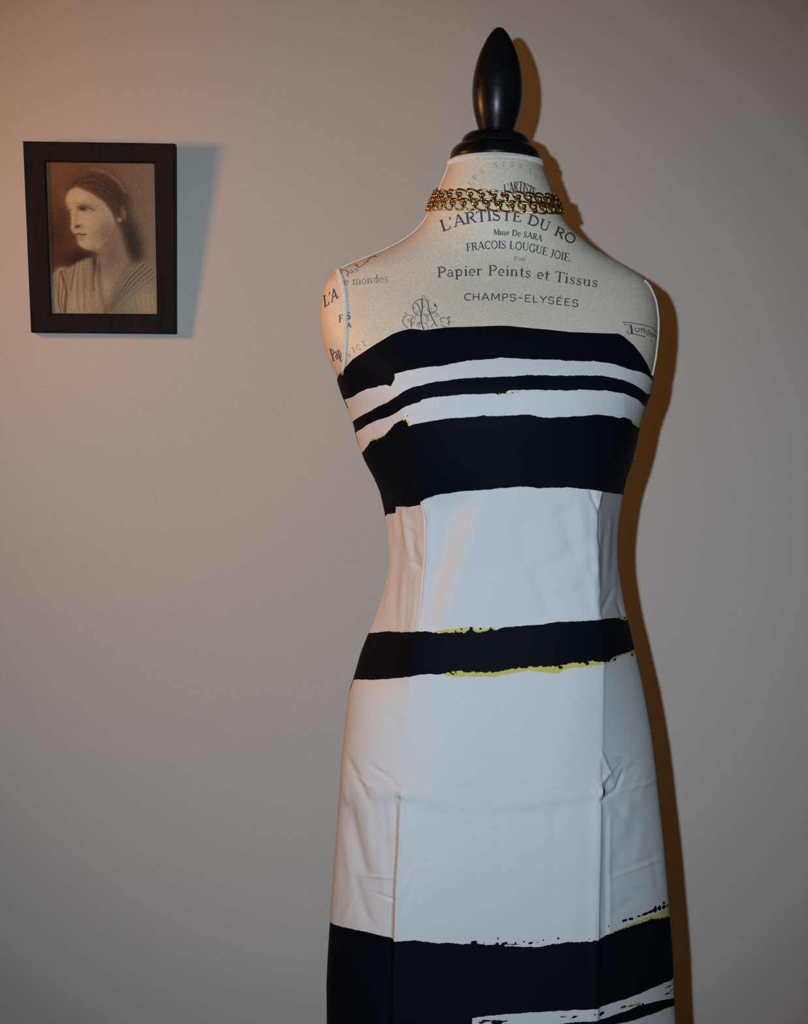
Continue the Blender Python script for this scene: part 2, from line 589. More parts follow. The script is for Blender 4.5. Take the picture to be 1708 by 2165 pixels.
G = {
    'L': (.68, [ln(.18, 0, .18, 1), sf(.18, .97), ln(.05, .03, .6, .03, TN), ln(.6, 0, .63, .26, TN)]),
    'A': (.80, [ln(.08, 0, .40, 1, TN), ln(.40, 1, .72, 0), ln(.2, .33, .6, .33, TN), sf(.08, .03, .1), sf(.72, .03, .12)]),
    'R': (.78, [ln(.18, 0, .18, 1), sf(.18, .03), ln(.05, .97, .36, .97, TN), arc(.36, .74, .24, .23, 90, -90, .13), ln(.18, .51, .36, .51, TN), ln(.38, .5, .68, .03, .15), sf(.70, .03, .08)]),
    'T': (.72, [ln(.36, 0, .36, 1), sf(.36, .03), ln(.04, .96, .68, .96, TN), ln(.04, .98, .03, .76, TN), ln(.68, .98, .69, .76, TN)]),
    'I': (.36, [ln(.18, 0, .18, 1), sf(.18, .03), sf(.18, .97)]),
    'S': (.62, [arc(.30, .74, .21, .23, 40, 250, .10), ([(.16, .60), (.30, .51), (.44, .40)], TK), arc(.29, .27, .22, .24, 40, -150, .11), ln(.5, .98, .5, .74, TN), ln(.07, .02, .07, .28, TN)]),
    'E': (.68, [ln(.18, 0, .18, 1), ln(.05, .03, .60, .03, TN), ln(.05, .97, .57, .97, TN), ln(.18, .52, .45, .52, TN), ln(.6, 0, .62, .24, TN), ln(.57, 1, .58, .78, TN), ln(.45, .42, .45, .62, TN)]),
    'D': (.84, [ln(.18, 0, .18, 1), ln(.05, .03, .36, .03, TN), ln(.05, .97, .36, .97, TN), arc(.36, .5, .38, .47, 90, -90, .14)]),
    'U': (.80, [ln(.18, .3, .18, 1), sf(.18, .97), arc(.41, .3, .23, .28, 180, 360, .10), ln(.64, .3, .64, 1, TN), sf(.64, .97, .11)]),
    'O': (.84, [arc(.42, .5, .33, .48, 0, 360, .13, 24)]),
    'F': (.62, [ln(.18, 0, .18, 1), sf(.18, .03), ln(.05, .97, .55, .97, TN), ln(.18, .52, .42, .52, TN), ln(.55, 1, .56, .76, TN), ln(.42, .42, .42, .62, TN)]),
    'C': (.76, [arc(.43, .5, .34, .48, 45, 315, .13, 20), ln(.67, .98, .67, .68, TN)]),
    'G': (.82, [arc(.43, .5, .34, .48, 45, 325, .13, 20), ln(.67, .98, .67, .68, TN), ln(.70, .06, .70, .4), sf(.68, .42, .13)]),
    'J': (.46, [ln(.28, .2, .28, 1), sf(.28, .97), arc(.13, .16, .15, .18, 0, -140, .1)]),
    'M': (.96, [ln(.14, 0, .16, 1, TN), ln(.16, 1, .48, .1), ln(.48, .1, .80, 1, TN), ln(.80, 1, .82, 0), sf(.14, .03, .1), sf(.82, .03, .12), sf(.12, .97, .08), sf(.84, .97, .08)]),
    'P': (.70, [ln(.18, 0, .18, 1), sf(.18, .03), ln(.05, .97, .36, .97, TN), arc(.36, .72, .25, .25, 90, -90, .13), ln(.18, .47, .36, .47, TN)]),
    'N': (.84, [ln(.16, 0, .16, 1, TN), ln(.16, 1, .68, 0), ln(.68, 0, .68, 1, TN), sf(.16, .03, .1), sf(.12, .97, .08), sf(.68, .97, .1)]),
    'H': (.84, [ln(.18, 0, .18, 1), ln(.66, 0, .66, 1), ln(.18, .5, .66, .5, TN), sf(.18, .03), sf(.18, .97), sf(.66, .03), sf(.66, .97)]),
    'K': (.78, [ln(.18, 0, .18, 1), ln(.2, .45, .62, 1, TN), ln(.32, .6, .66, 0), sf(.18, .03), sf(.66, .03, .1)]),
    'V': (.76, [ln(.08, 1, .38, 0), ln(.38, 0, .70, 1, TN)]),
    "'": (.24, [ln(.14, 1, .10, .74, .09)]),
    '.': (.28, [ln(.12, .02, .12, .12, .13)]),
    ' ': (.36, []),
    'm': (.98, [ln(.15, 0, .15, .62), ln(.48, 0, .48, .45), ln(.81, 0, .81, .45), arc(.315, .45, .165, .17, 180, 0, .08), arc(.645, .45, .165, .17, 180, 0, .08), sf(.15, .03, .1), sf(.48, .03, .1), sf(.81, .03, .1), ln(.03, .6, .15, .62, TN)]),
    'n': (.66, [ln(.15, 0, .15, .62), ln(.48, 0, .48, .45), arc(.315, .45, .165, .17, 180, 0, .08), sf(.15, .03, .1), sf(.48, .03, .1), ln(.03, .6, .15, .62, TN)]),
    'e': (.56, [arc(.28, .32, .20, .30, 0, 310, .11, 18), ln(.09, .33, .47, .33, TN)]),
    'a': (.58, [ln(.42, .05, .42, .42, .15), arc(.26, .42, .16, .20, 0, 150, .09), arc(.25, .18, .17, .17, 60, 320, .10), ln(.42, .05, .54, .04, TN)]),
    'p': (.66, [ln(.16, -.30, .16, .62), sf(.16, -.28, .12), ln(.03, .6, .16, .62, TN), arc(.32, .32, .20, .30, 130, -140, .12)]),
    'i': (.34, [ln(.17, 0, .17, .62), sf(.17, .03, .12), ln(.05, .6, .17, .62, TN), ln(.16, .82, .16, .95, .14)]),
    'r': (.50, [ln(.16, 0, .16, .62), sf(.16, .03, .12), ln(.03, .6, .16, .62, TN), arc(.33, .42, .15, .18, 165, 60, .10), ln(.42, .50, .42, .58, .12)]),
    't': (.42, [ln(.19, .1, .19, .85), ln(.03, .6, .37, .6, TN), arc(.30, .12, .11, .11, 180, 310, .08)]),
    's': (.50, [arc(.25, .47, .15, .14, 40, 250, .08), ([(.14, .40), (.25, .32), (.36, .24)], .14), arc(.24, .16, .16, .15, 40, -150, .09), ln(.39, .62, .39, .46, TN), ln(.08, .02, .08, .18, TN)]),
    'u': (.66, [ln(.15, .2, .15, .6), arc(.315, .2, .165, .18, 180, 360, .09), ln(.48, 0, .48, .62), ln(.03, .6, .15, .6, TN), ln(.36, .6, .48, .62, TN), ln(.48, .03, .6, .03, TN)]),
    'o': (.60, [arc(.30, .31, .21, .29, 0, 360, .11, 20)]),
    'd': (.66, [ln(.48, 0, .48, 1), ln(.36, .97, .48, .98, TN), arc(.31, .31, .19, .29, 40, 320, .11), ln(.48, .03, .6, .03, TN)]),
}
sans = {
    'C': (.74, [arc(.42, .5, .32, .46, 50, 310, .15, 18), ln(.63, .98, .63, .74, .1)]),
    'H': (.86, [ln(.16, 0, .16, 1, .15), ln(.66, 0, .66, 1, .15), ln(.16, .5, .66, .5, .13)]),
    'A': (.84, [ln(.08, 0, .40, 1, .15), ln(.40, 1, .74, 0, .15), ln(.2, .33, .62, .33, .12)]),
    'M': (.98, [ln(.14, 0, .16, 1, .15), ln(.16, 1, .48, .25, .15), ln(.48, .25, .80, 1, .15), ln(.80, 1, .82, 0, .15)]),
    'P': (.74, [ln(.16, 0, .16, 1, .15), ln(.16, .95, .4, .95, .13), arc(.4, .71, .22, .24, 90, -90, .14), ln(.16, .47, .4, .47, .13)]),
    'S': (.74, [arc(.35, .72, .25, .23, 20, 260, .14), arc(.35, .26, .26, .24, 80, -160, .14)]),
    '-': (.60, [ln(.1, .5, .5, .5, .13)]),
    'E': (.74, [ln(.16, 0, .16, 1, .15), ln(.16, .05, .62, .05, .13), ln(.16, .95, .62, .95, .13), ln(.16, .52, .5, .52, .13)]),
    'L': (.66, [ln(.16, 0, .16, 1, .15), ln(.16, .05, .58, .05, .13)]),
    'Y': (.76, [ln(.06, 1, .38, .5, .15), ln(.70, 1, .38, .5, .15), ln(.38, .5, .38, 0, .15)]),
}
sans['\u00c9'] = (.74, sans['E'][1] + [ln(.32, 1.12, .48, 1.3, .11)])


class Strokes:
    def __init__(self):
        self.V, self.F = [], []

    def stroke(self, pts, w):
        """a ribbon of ink w pixels wide through the pixels pts, laid on the torso"""
        p = np.asarray(pts, float)
        seg = np.linalg.norm(np.diff(p, axis=0), axis=1)
        s = np.concatenate([[0], np.cumsum(seg)])
        if s[-1] < 1e-6:
            return
        n = max(int(s[-1] / 2.5) + 1, 2, min(len(p), 24))
        sv = np.linspace(0, s[-1], n)
        q = np.stack([np.interp(sv, s, p[:, 0]), np.interp(sv, s, p[:, 1])], -1)
        t = np.gradient(q, axis=0)
        t /= np.maximum(np.linalg.norm(t, axis=1, keepdims=True), 1e-9)
        nn = np.stack([-t[:, 1], t[:, 0]], -1)
        A = q + nn * w / 2
        B = q - nn * w / 2
        al = np.concatenate([A, B])
        W = px_on(al[:, 0], al[:, 1], g_body, .00035)
        o = len(self.V)
        self.V += W.tolist()
        self.F += [(o + i, o + i + 1, o + n + i + 1, o + n + i) for i in range(n - 1)]

    def text(self, s, base, h, font=None, lean=0.5, slant=0.0, weight=1.0, h2=None, minw=0.0):
        b = np.asarray(base, float)
        seg = np.linalg.norm(np.diff(b, axis=0), axis=1)
        S = np.concatenate([[0], np.cumsum(seg)])
        gl = [(font or {}).get(c) or G[c] for c in s]
        tot = sum(g[0] for g in gl)
        k = S[-1] / tot
        x = 0.0
        for g in gl:
            for pts, w in g[1]:
                out = []
                for gx, gy in pts:
                    sx = (x + gx) * k
                    hh = h if h2 is None else h + (h2 - h) * sx / S[-1]
                    bx = np.interp(sx, S, b[:, 0])
                    by = np.interp(sx, S, b[:, 1])
                    e = 2.0
                    tx = np.interp(sx + e, S, b[:, 0]) - np.interp(sx - e, S, b[:, 0])
                    ty = np.interp(sx + e, S, b[:, 1]) - np.interp(sx - e, S, b[:, 1])
                    l = math.hypot(tx, ty) or 1
                    ux, uy = lean * ty / l + slant, -(1 - lean) - lean * tx / l
                    out.append((bx + ux * gy * hh, by + uy * gy * hh))
                self.stroke(out, max(w * h * weight, minw))
            x += g[0]

    def build(self, name, mat):
        o = mesh_obj(name, self.V, self.F, mat)
        adopt(o, form)
        return o


def line(name, s, base, h, mat=None, **kw):
    k = Strokes()
    k.text(s, base, h, **kw)
    return k.build(name, mat or M_ink)


line('lettering', "L'ARTISTE DU RO", [(935, 491), (962, 480), (988, 473), (1015, 469.5), (1040, 467), (1062, 466.5), (1085, 468), (1108, 471), (1135, 481), (1160, 491), (1190, 507), (1213, 518)], 25, lean=.8, h2=20)
line('lettering', 'Mme De SARA', [(1043, 497), (1070, 497), (1100, 500), (1125, 505), (1145, 511)], 12.5, weight=1.15, lean=.6)
line('lettering', 'FRACOIS LOUGUE JOIE.', [(986, 532), (1020, 527.5), (1050, 525.5), (1080, 526.5), (1110, 530), (1140, 536.5), (1168, 545), (1207, 554.5)], 17, lean=.6, weight=.95)
line('lettering', 'Pour', [(1086, 551), (1112, 553)], 9.5, mat=M_ink_pale, weight=1.0)
line('lettering', 'Papier Peints et Tissus', [(924, 587), (970, 584), (1022, 582.5), (1050, 583), (1090, 584.5), (1127, 588), (1163, 594), (1190, 598), (1225, 603), (1264, 608)], 22, lean=.7, weight=.92)
line('lettering', 'CHAMPS-ELYS\u00c9ES', [(980, 636), (1030, 635.5), (1090, 637.5), (1130, 640), (1170, 643.5), (1224, 650)], 15.5, font=sans, lean=.8, weight=.95)
line('lettering', "L'ARTISTE", [(1066, 412), (1082, 407), (1100, 405), (1115, 411), (1130, 420)], 22, lean=.3, weight=.75)
fa = Strokes()
for ch, x, y, rot in (('S', 1017, 369, -30), ('P', 1004, 382, -45), ('N', 1044, 355, -10), ('I', 1060, 352, 5), ('G', 1077, 353, 0), ('K', 1096, 356, 5), ('I', 1115, 367, 8), ('T', 1127, 377, 20), ('L', 995, 394, -50)):
    c, s_ = math.cos(math.radians(rot)), math.sin(math.radians(rot))
    fa.text(ch, [(x, y), (x + 9 * c, y + 9 * s_)], 10, lean=1, weight=.55)
fa.build('lettering', M_ink_pale)
line('lettering', 'e mondes', [(727, 604), (760, 602), (790, 599), (822, 597)], 18, mat=M_ink_pale, lean=.9, weight=.62)
line('lettering', "L'A.", [(685, 651), (698, 642), (719, 627)], 25, lean=.15, weight=.62, minw=1.6)
line('lettering', 'F', [(716, 683), (725, 680)], 16, lean=0, weight=.8)
line('lettering', 'Pap', [(704, 764), (713, 760), (724, 754)], 26, lean=.2, slant=-.22, weight=.5, minw=1.5)
k_ = Strokes()
k_.text('S', [(734, 676), (742, 674)], 15, weight=1.1)
k_.text('A', [(733, 694), (743, 692)], 10, weight=1.1)
k_.build('lettering', M_ink)
k_ = Strokes()
for ch, x, y in (('V', 737, 757), ('I', 746, 747), ('C', 756, 742), ('I', 768, 734)):
    k_.text(ch, [(x, y), (x + 8, y - 4)], 12, weight=.5, lean=1)
k_.build('lettering', M_ink_pale)


def curve_px(k, pts, w, closed=False):
    """smooth curve through pixels"""
    pr = [tuple(p) for p in smooth_profile(pts)]
    k.stroke(pr, w)


def zc(pts):      # the monogram was measured in a crop starting at (840, 600)
    return [(840 + x * 0.09368, 600 + y * 0.09368) for x, y in pts]


mono = Strokes()
for pts, w in (
    ([(560, 330), (556, 450), (560, 560), (550, 660), (535, 760), (545, 880), (570, 970), (605, 1040)], 2.4),
    ([(556, 320), (575, 275), (620, 285), (640, 320)], 1.0), ([(600, 335), (600, 355)], 2.2),
    ([(640, 350), (690, 430), (705, 540), (735, 660), (770, 740), (815, 830), (860, 920), (905, 965)], 2.0),
    ([(545, 345), (440, 380), (370, 450), (348, 530), (362, 610), (400, 670), (450, 705)], 1.4),
    ([(350, 555), (390, 560)], 1.8), ([(415, 435), (470, 500), (505, 590), (520, 670)], 1.8),
    ([(470, 630), (440, 640), (450, 670), (480, 655)], .9),
    ([(690, 370), (740, 385)], .8), ([(815, 430), (860, 480), (890, 530), (880, 600), (820, 640), (740, 640), (680, 600), (670, 560)], 1.2),
    ([(840, 470), (860, 520)], 3.2), ([(765, 560), (775, 580)], 2.4),
    ([(150, 670), (190, 665), (200, 700), (280, 710), (350, 730), (400, 770), (395, 830)], 1.0),
    ([(200, 715), (140, 780), (122, 850), (150, 920), (235, 1000)], 1.3), ([(180, 735), (175, 750)], 2.4),
    ([(280, 790), (245, 810), (255, 850), (290, 855)], 1.2), ([(345, 750), (315, 830), (310, 920), (325, 990)], 1.8),
    ([(395, 720), (440, 710), (500, 720), (540, 690)], 1.0), ([(380, 855), (345, 900), (330, 930)], 1.4),
    ([(520, 870), (460, 890), (445, 930), (475, 965), (520, 965)], 1.1), ([(520, 880), (480, 935)], 1.5),
    ([(610, 680), (660, 720), (700, 770), (695, 830), (660, 830), (650, 770), (690, 715), (760, 680), (850, 665), (920, 690), (940, 750)], 1.1),
    ([(850, 740), (880, 740), (885, 710)], 1.3), ([(590, 880), (650, 900), (690, 960), (695, 1020)], 1.1),
    ([(815, 900), (780, 950), (775, 1000)], 1.1), ([(1110, 780), (1040, 765), (975, 790), (975, 840), (1020, 865), (1040, 850)], 1.2),
    ([(1185, 785), (1180, 755), (1140, 765), (1145, 820), (1185, 870), (1140, 885), (1160, 930), (1185, 940)], 1.6),
    ([(980, 920), (1030, 960), (1045, 990)], 1.1), ([(1050, 970), (1090, 955), (1090, 985)], 1.2),
    ([(590, 500), (595, 540)], 1.8), ([(600, 700), (625, 740)], 1.2),
):
    curve_px(mono, zc(pts), w)
mono.build('monogram', M_ink)
orn = Strokes()


def zd(pts):
    return [(670 + x * 0.11088, 540 + y * 0.11088) for x, y in pts]


for pts, w in (([(560, 290), (600, 330), (580, 380), (600, 400)], 2.2), ([(640, 280), (690, 310), (660, 330), (620, 320)], 1.6), ([(700, 280), (740, 260), (790, 290), (740, 300)], 1.4),
               ([(700, 160), (780, 220), (860, 200), (930, 130), (1010, 60)], 1.3), ([(560, 300), (520, 280), (480, 300)], 1.4), ([(780, 170), (760, 210), (800, 240)], 1.4),
               ([(960, 140), (1000, 60), (1060, 30), (1120, 20)], 1.4), ([(1100, 5), (1130, 25), (1090, 40)], 1.4)):
    curve_px(orn, zd(pts), w)
orn.build('scroll_ornament', M_ink_pale)
lon = Strokes()


def ze(pts):
    return [(1300 + x * 0.05855, 660 + y * 0.05855) for x, y in pts]


for pts, w in (([(280, 350), (420, 370), (650, 395), (900, 445), (1150, 495), (1330, 580), (1440, 680), (1500, 745)], 1.5),
               ([(300, 380), (400, 450), (600, 470)], 1.2), ([(345, 470), (350, 490)], 2.4),
               ([(555, 480), (580, 560), (600, 680), (600, 770)], 4.0), ([(480, 590), (500, 600)], 2.0),
               ([(390, 730), (450, 745), (480, 700), (440, 670)], 1.2), ([(500, 770), (640, 785), (850, 830), (1050, 890)], 1.7), ([(1050, 855), (1050, 920)], 1.4), ([(480, 800), (490, 830)], 1.8),
               ([(730, 560), (715, 630), (760, 690), (830, 705), (865, 650), (840, 590), (790, 570)], 1.7),
               ([(945, 590), (955, 740)], 2.0), ([(900, 580), (970, 600), (1060, 680)], 1.5), ([(1050, 570), (1055, 780)], 1.7),
               ([(1120, 555), (1125, 565)], 2.2), ([(1130, 650), (1140, 780), (1190, 820), (1230, 780), (1220, 680), (1180, 630)], 1.8),
               ([(1280, 720), (1285, 840), (1320, 890), (1365, 870), (1360, 780), (1330, 740)], 1.7), ([(1280, 1025), (1300, 1045)], 2.8), ([(1400, 790), (1450, 900), (1470, 950)], 1.4)):
    curve_px(lon, ze(pts), w)
lon.build('stamp_lettering', M_ink)

# ------------------------------------------------------------------ the dress
dress = empty('strapless_dress', (XB, Y0, 0))
tag(dress, 'strapless white dress with uneven black brushed bands edged in yellow, on the form', 'dress')

TOP = [(700, 840), (716, 812), (722, 786), (745, 760), (790, 730), (830, 706), (850, 699), (867, 695), (880, 696), (897, 698), (945, 692), (1000, 690.5), (1055, 688.5), (1075, 689),
       (1115, 693), (1160, 697), (1205, 702), (1260, 704), (1308, 705.5), (1318, 711), (1340, 730), (1356, 750), (1368, 770), (1376, 792), (1380, 810)]
SEAM_L = [(690, 834), (800, 834), (850, 845), (900, 862), (1000, 876), (1060, 884), (1100, 890), (1180, 891), (1210, 886), (1320, 878), (1440, 866),
          (1600, 851), (1700, 845), (1800, 841), (1880, 836), (1985, 833), (2165, 828), (2460, 822)]
SEAM_R = [(690, 1312), (880, 1322), (940, 1308), (1000, 1286), (1050, 1269), (1100, 1267), (1300, 1271), (1400, 1277), (1600, 1274), (1690, 1272), (1800, 1270),
          (1940, 1266), (2165, 1264), (2460, 1262)]
HEM = 2440


def seam_theta(tab):
    y = np.arange(690, 2440, 5.0)
    x = np.interp(y, [p[0] for p in tab], [p[1] for p in tab])
    k = np.exp(-np.linspace(-2, 2, 9) ** 2)
    k /= k.sum()
    x = np.convolve(np.pad(x, 4, 'edge'), k, 'valid')
    P = px_on(x, y, g_dress)
    return P[:, 2][::-1], theta_of(P)[::-1]


SL_Z, SL_T = seam_theta(SEAM_L)
SR_Z, SR_T = seam_theta(SEAM_R)
# top edge as height over angle
tx = np.linspace(722, 1376, 500)
tyv = np.interp(tx, [p[0] for p in TOP], [p[1] for p in TOP])
Pt = px_on(tx, tyv, g_dress)
o_ = np.argsort(theta_of(Pt))
T_T, T_Z = theta_of(Pt)[o_], Pt[o_, 2]
T_T = np.concatenate([[-math.pi, -1.62], T_T, [1.62, math.pi]])
zs = float(zpix(822))
T_Z = np.concatenate([[zs - .03, float(zpix(818))], T_Z, [float(zpix(806)), zs - .03]])
Z_HEM = float(zpix(HEM))

KL = [(795, 0), (845, .25), (910, .5), (1000, .7), (1060, 1.0), (1340, .95), (1440, .3), (1490, .0), (1640, .0), (1720, .45), (2000, .5)]
KR = [(800, 0), (850, .1), (920, .3), (1000, .6), (1060, .9), (1310, .85), (1400, .6), (1600, .55), (1720, .6), (2000, .6)]


def dress_surf(t, Z):
    """the cloth is drawn flat between the princess seams and the sides"""
    P = surf(t, Z, g_dress)
    y = CY - (Z - CZ) / MPX
    tw = np.where(t > math.pi, t - 2 * math.pi, t)
    for seam, ks, sg in (((SL_Z, SL_T), KL, -1), ((SR_Z, SR_T), KR, 1)):
        ts = np.interp(Z, *seam)
        Ps = surf(ts, Z, g_dress)
        Pe = surf(np.full(Z.shape, sg * math.pi / 2), Z, g_dress)
        k = np.interp(y, YG, smooth_table([(280, ks[0][1])] + ks, 26))
        m = (tw * sg > ts * sg) & (tw * sg < math.pi / 2)
        f = np.clip((P[..., 0] - Pe[..., 0]) / (Ps[..., 0] - Pe[..., 0]), 0, 1) ** .97
        Yc = Pe[..., 1] + (Ps[..., 1] - Pe[..., 1]) * f
        P[..., 1] = np.where(m, P[..., 1] * (1 - k) + Yc * k, P[..., 1])
    return P


# ---- print: bands of ink per panel, in picture rows over picture columns
FR = dict(
    A=([(820, 600), (1400, 600)],
       [(834, 790), (862, 783), (895, 777), (930, 774), (965, 767), (990, 762), (1015, 760.5), (1040, 759), (1059, 756), (1085, 757), (1096, 758), (1127, 760), (1180, 760), (1195, 763), (1246, 764.5), (1255, 763), (1284, 767), (1314, 775)]),
    B=([(842, 836), (852, 828), (874, 818), (907, 810), (939, 805), (972, 801), (1008, 798), (1040, 798), (1087, 795), (1124, 793), (1180, 794), (1269, 794), (1298, 799), (1321, 805)],
       [(842, 870), (857, 859.5), (874, 853), (887, 850), (891, 845), (917, 840), (950, 837), (982, 833.5), (1015, 833.5), (1040, 831.6), (1059, 833), (1068, 832), (1075, 826), (1115, 824), (1157, 825), (1199, 826), (1227, 824), (1255, 825), (1283, 826), (1302, 830), (1321, 832)]),
    C=([(835, 895), (850, 888), (861, 893), (864, 901), (874, 897), (907, 891), (939, 885.5), (972, 883), (1004, 881), (1023, 878), (1034, 880), (1082, 878), (1117, 876.6), (1131, 879), (1137, 882), (1162, 882.5), (1227, 880), (1262, 877), (1293, 879), (1309, 883.6), (1319, 881.5), (1330, 886)],
       [(859, 1072), (878, 1069.5), (881, 1068.5), (886, 1061), (895, 1056), (920, 1048.5), (952, 1043), (983, 1039), (1015, 1036.5), (1057, 1032.6), (1091, 1029), (1122, 1029), (1141, 1032), (1199, 1031), (1241, 1034.5), (1274, 1039)]),
    D=([(867, 1336), (899, 1335), (920, 1338), (952, 1338), (983, 1336), (992, 1331), (1000, 1330), (1005, 1336), (1025, 1335), (1036, 1330), (1049, 1332), (1057, 1328), (1068, 1326), (1110, 1323), (1145, 1321), (1162, 1317), (1180, 1315), (1227, 1313), (1274, 1309)],
       [(867, 1431), (886, 1427), (905, 1425), (920, 1426), (941, 1425), (958, 1421), (973, 1418), (985, 1421.6), (1015, 1421.6), (1047, 1420), (1075, 1416), (1110, 1411), (1145, 1407.6), (1180, 1409), (1192, 1404), (1227, 1402), (1246, 1398), (1276, 1400)]),
    E=([(833, 1991), (850, 1990), (874, 1988), (910, 1993), (929, 1995.7), (943, 1993), (977, 1997), (1003, 1996), (1038, 1998), (1082, 2000), (1126, 2003), (1161, 1998.5), (1199, 1992.7), (1243, 1990), (1268, 1988)],
       [(820, 2172), (996.9, 2172), (997.6, 2152), (1050, 2146), (1097, 2142), (1185, 2137.6), (1267, 2133)]),
    G=([(820, 2160), (990, 2173), (1167, 2166), (1214, 2161.6), (1268, 2158)],
       [(820, 2200), (1000, 2196), (1200, 2188), (1268, 2174)]),
    H=([(820, 2290), (1270, 2280)], [(820, 2350), (1270, 2345)]),
)
LF = dict(
    A=([(690, 600), (900, 600)],
       [(716, 850), (736, 842), (747, 839), (755, 832), (774, 823), (798, 819), (801, 816), (818, 814), (826, 817), (833, 804), (835, 797)]),
    B=([(745, 892), (755, 884), (787, 866), (820, 850), (842, 836), (852, 828), (870, 820)], [(750, 916), (755, 912.6), (777, 898.5), (798, 889), (824, 880), (842, 870), (857, 859.5), (870, 854)]),
    C=([(760, 966), (766, 956), (777, 943), (783, 932), (798, 929), (813, 921), (826, 906), (835, 895), (850, 888), (861, 893), (870, 899)],
       [(812, 1094), (819, 1087), (835.5, 1086), (836.6, 1072), (859, 1072), (878, 1069.5), (881, 1068.5), (886, 1061), (895, 1056)]),
    D=([(770, 1346), (776, 1342.5), (779, 1339), (796, 1337), (821, 1335), (867, 1336), (880, 1336)], [(744, 1432), (747, 1437), (783, 1437), (825, 1435), (867, 1431), (880, 1428)]),
    E=([(697, 1948), (703, 1954), (718, 1959), (751, 1966), (790, 1976), (823, 1985), (834, 1991)], [(690, 2230), (840, 2235)]),
    H=([(690, 2300), (840, 2290)], [(690, 2350), (840, 2350)]),
)
RT = dict(
    A=([(1290, 600), (1390, 600)], [(1300, 771), (1314, 775), (1340, 784), (1349, 785), (1361, 789), (1372, 797), (1380, 806)]),
    B=([(1298, 799), (1321, 805), (1344, 815), (1358, 824), (1367, 833)], [(1302, 830), (1321, 832), (1344, 843), (1354, 850), (1362, 859)]),
    C=([(1309, 883.6), (1319, 881.5), (1335, 888), (1337, 896), (1349, 904)], [(1267, 1038), (1274, 1039), (1290, 1042), (1316, 1046)]),
    D=([(1270, 1309), (1307, 1305.7), (1315, 1309), (1324, 1310)], [(1276, 1400), (1288, 1400.6), (1295, 1390), (1321, 1381), (1344, 1373)]),
    E=([(1266, 1988), (1287, 1978), (1316, 1965), (1346, 1954.6), (1375, 1944), (1416, 1938)],
       [(1266, 2133), (1290, 2123), (1331, 2110), (1360, 2098), (1419, 2073), (1424, 2066)]),
    G=([(1266, 2158), (1287, 2152), (1325, 2137.6), (1354, 2126), (1384, 2118.6), (1424, 2110)], [(1266, 2174), (1290, 2168), (1325, 2162), (1375, 2146), (1426, 2126)]),
    H=([(1266, 2280), (1430, 2230)], [(1266, 2345), (1430, 2300)]),
)
BK = dict(
    A=([(0, 600), (2000, 600)], [(0, 863), (2000, 863)]),
    B=([(0, 911), (2000, 911)], [(0, 940), (2000, 940)]),
    C=([(0, 969), (2000, 969)], [(0, 1131), (2000, 1131)]),
    D=([(0, 1342), (2000, 1342)], [(0, 1458), (2000, 1458)]),
    E=([(0, 1945), (1050, 1960), (2000, 1940)], [(0, 2235), (1050, 2150), (1400, 2066), (2000, 2066)]),
    H=([(0, 2300), (2000, 2240)], [(0, 2350), (2000, 2300)]),
)
# yellow under-strokes: (upper line, lower line)
YEL = {
    'front': [([(912, 1341), (920, 1334), (950, 1330), (985, 1326), (1010, 1331), (1045, 1327), (1050, 1336)], [(912, 1336), (920, 1344), (1045, 1344), (1050, 1332)]),
              ([(935, 1428), (945, 1420), (1276, 1395)], [(935, 1424), (945, 1430), (975, 1431), (1020, 1430), (1050, 1431), (1080, 1424), (1110, 1418), (1130, 1418), (1150, 1422), (1180, 1424), (1195, 1414), (1230, 1411), (1250, 1408), (1276, 1405)]),
              ([(1048, 834), (1055, 829), (1072, 829), (1076, 834)], [(1048, 832), (1055, 834), (1072, 833), (1076, 830)]),
              ([(840, 890), (845, 886), (862, 888), (868, 896)], [(840, 888), (845, 894), (862, 898), (868, 892)])],
    'left': [([(780, 932), (786, 926), (800, 925), (815, 916), (828, 903), (850, 886), (862, 888), (868, 896)], [(780, 930), (786, 934), (800, 933), (815, 924), (828, 905), (850, 892), (862, 898), (868, 892)])],
    'right': [([(1270, 1395), (1344, 1370)], [(1270, 1405), (1290, 1402), (1305, 1392), (1320, 1384), (1338, 1382), (1345, 1384)]),
              ([(1305, 1306), (1310, 1303), (1326, 1303)], [(1305, 1305), (1310, 1310), (1326, 1313)]),
              ([(1332, 890), (1336, 888), (1350, 900)], [(1332, 888), (1336, 899), (1350, 906)]),
              ([(1285, 1980), (1290, 1973), (1330, 1955), (1360, 1943), (1400, 1927), (1416, 1915)], [(1285, 1976), (1290, 1982), (1330, 1964), (1360, 1952), (1416, 1944)]),
              ([(1322, 2132), (1330, 2124), (1350, 2119), (1356, 2124)], [(1322, 2130), (1330, 2130), (1350, 2126), (1356, 2122)])],
    'back': [([(0, 963), (2000, 963)], [(0, 972), (2000, 972)])],
}
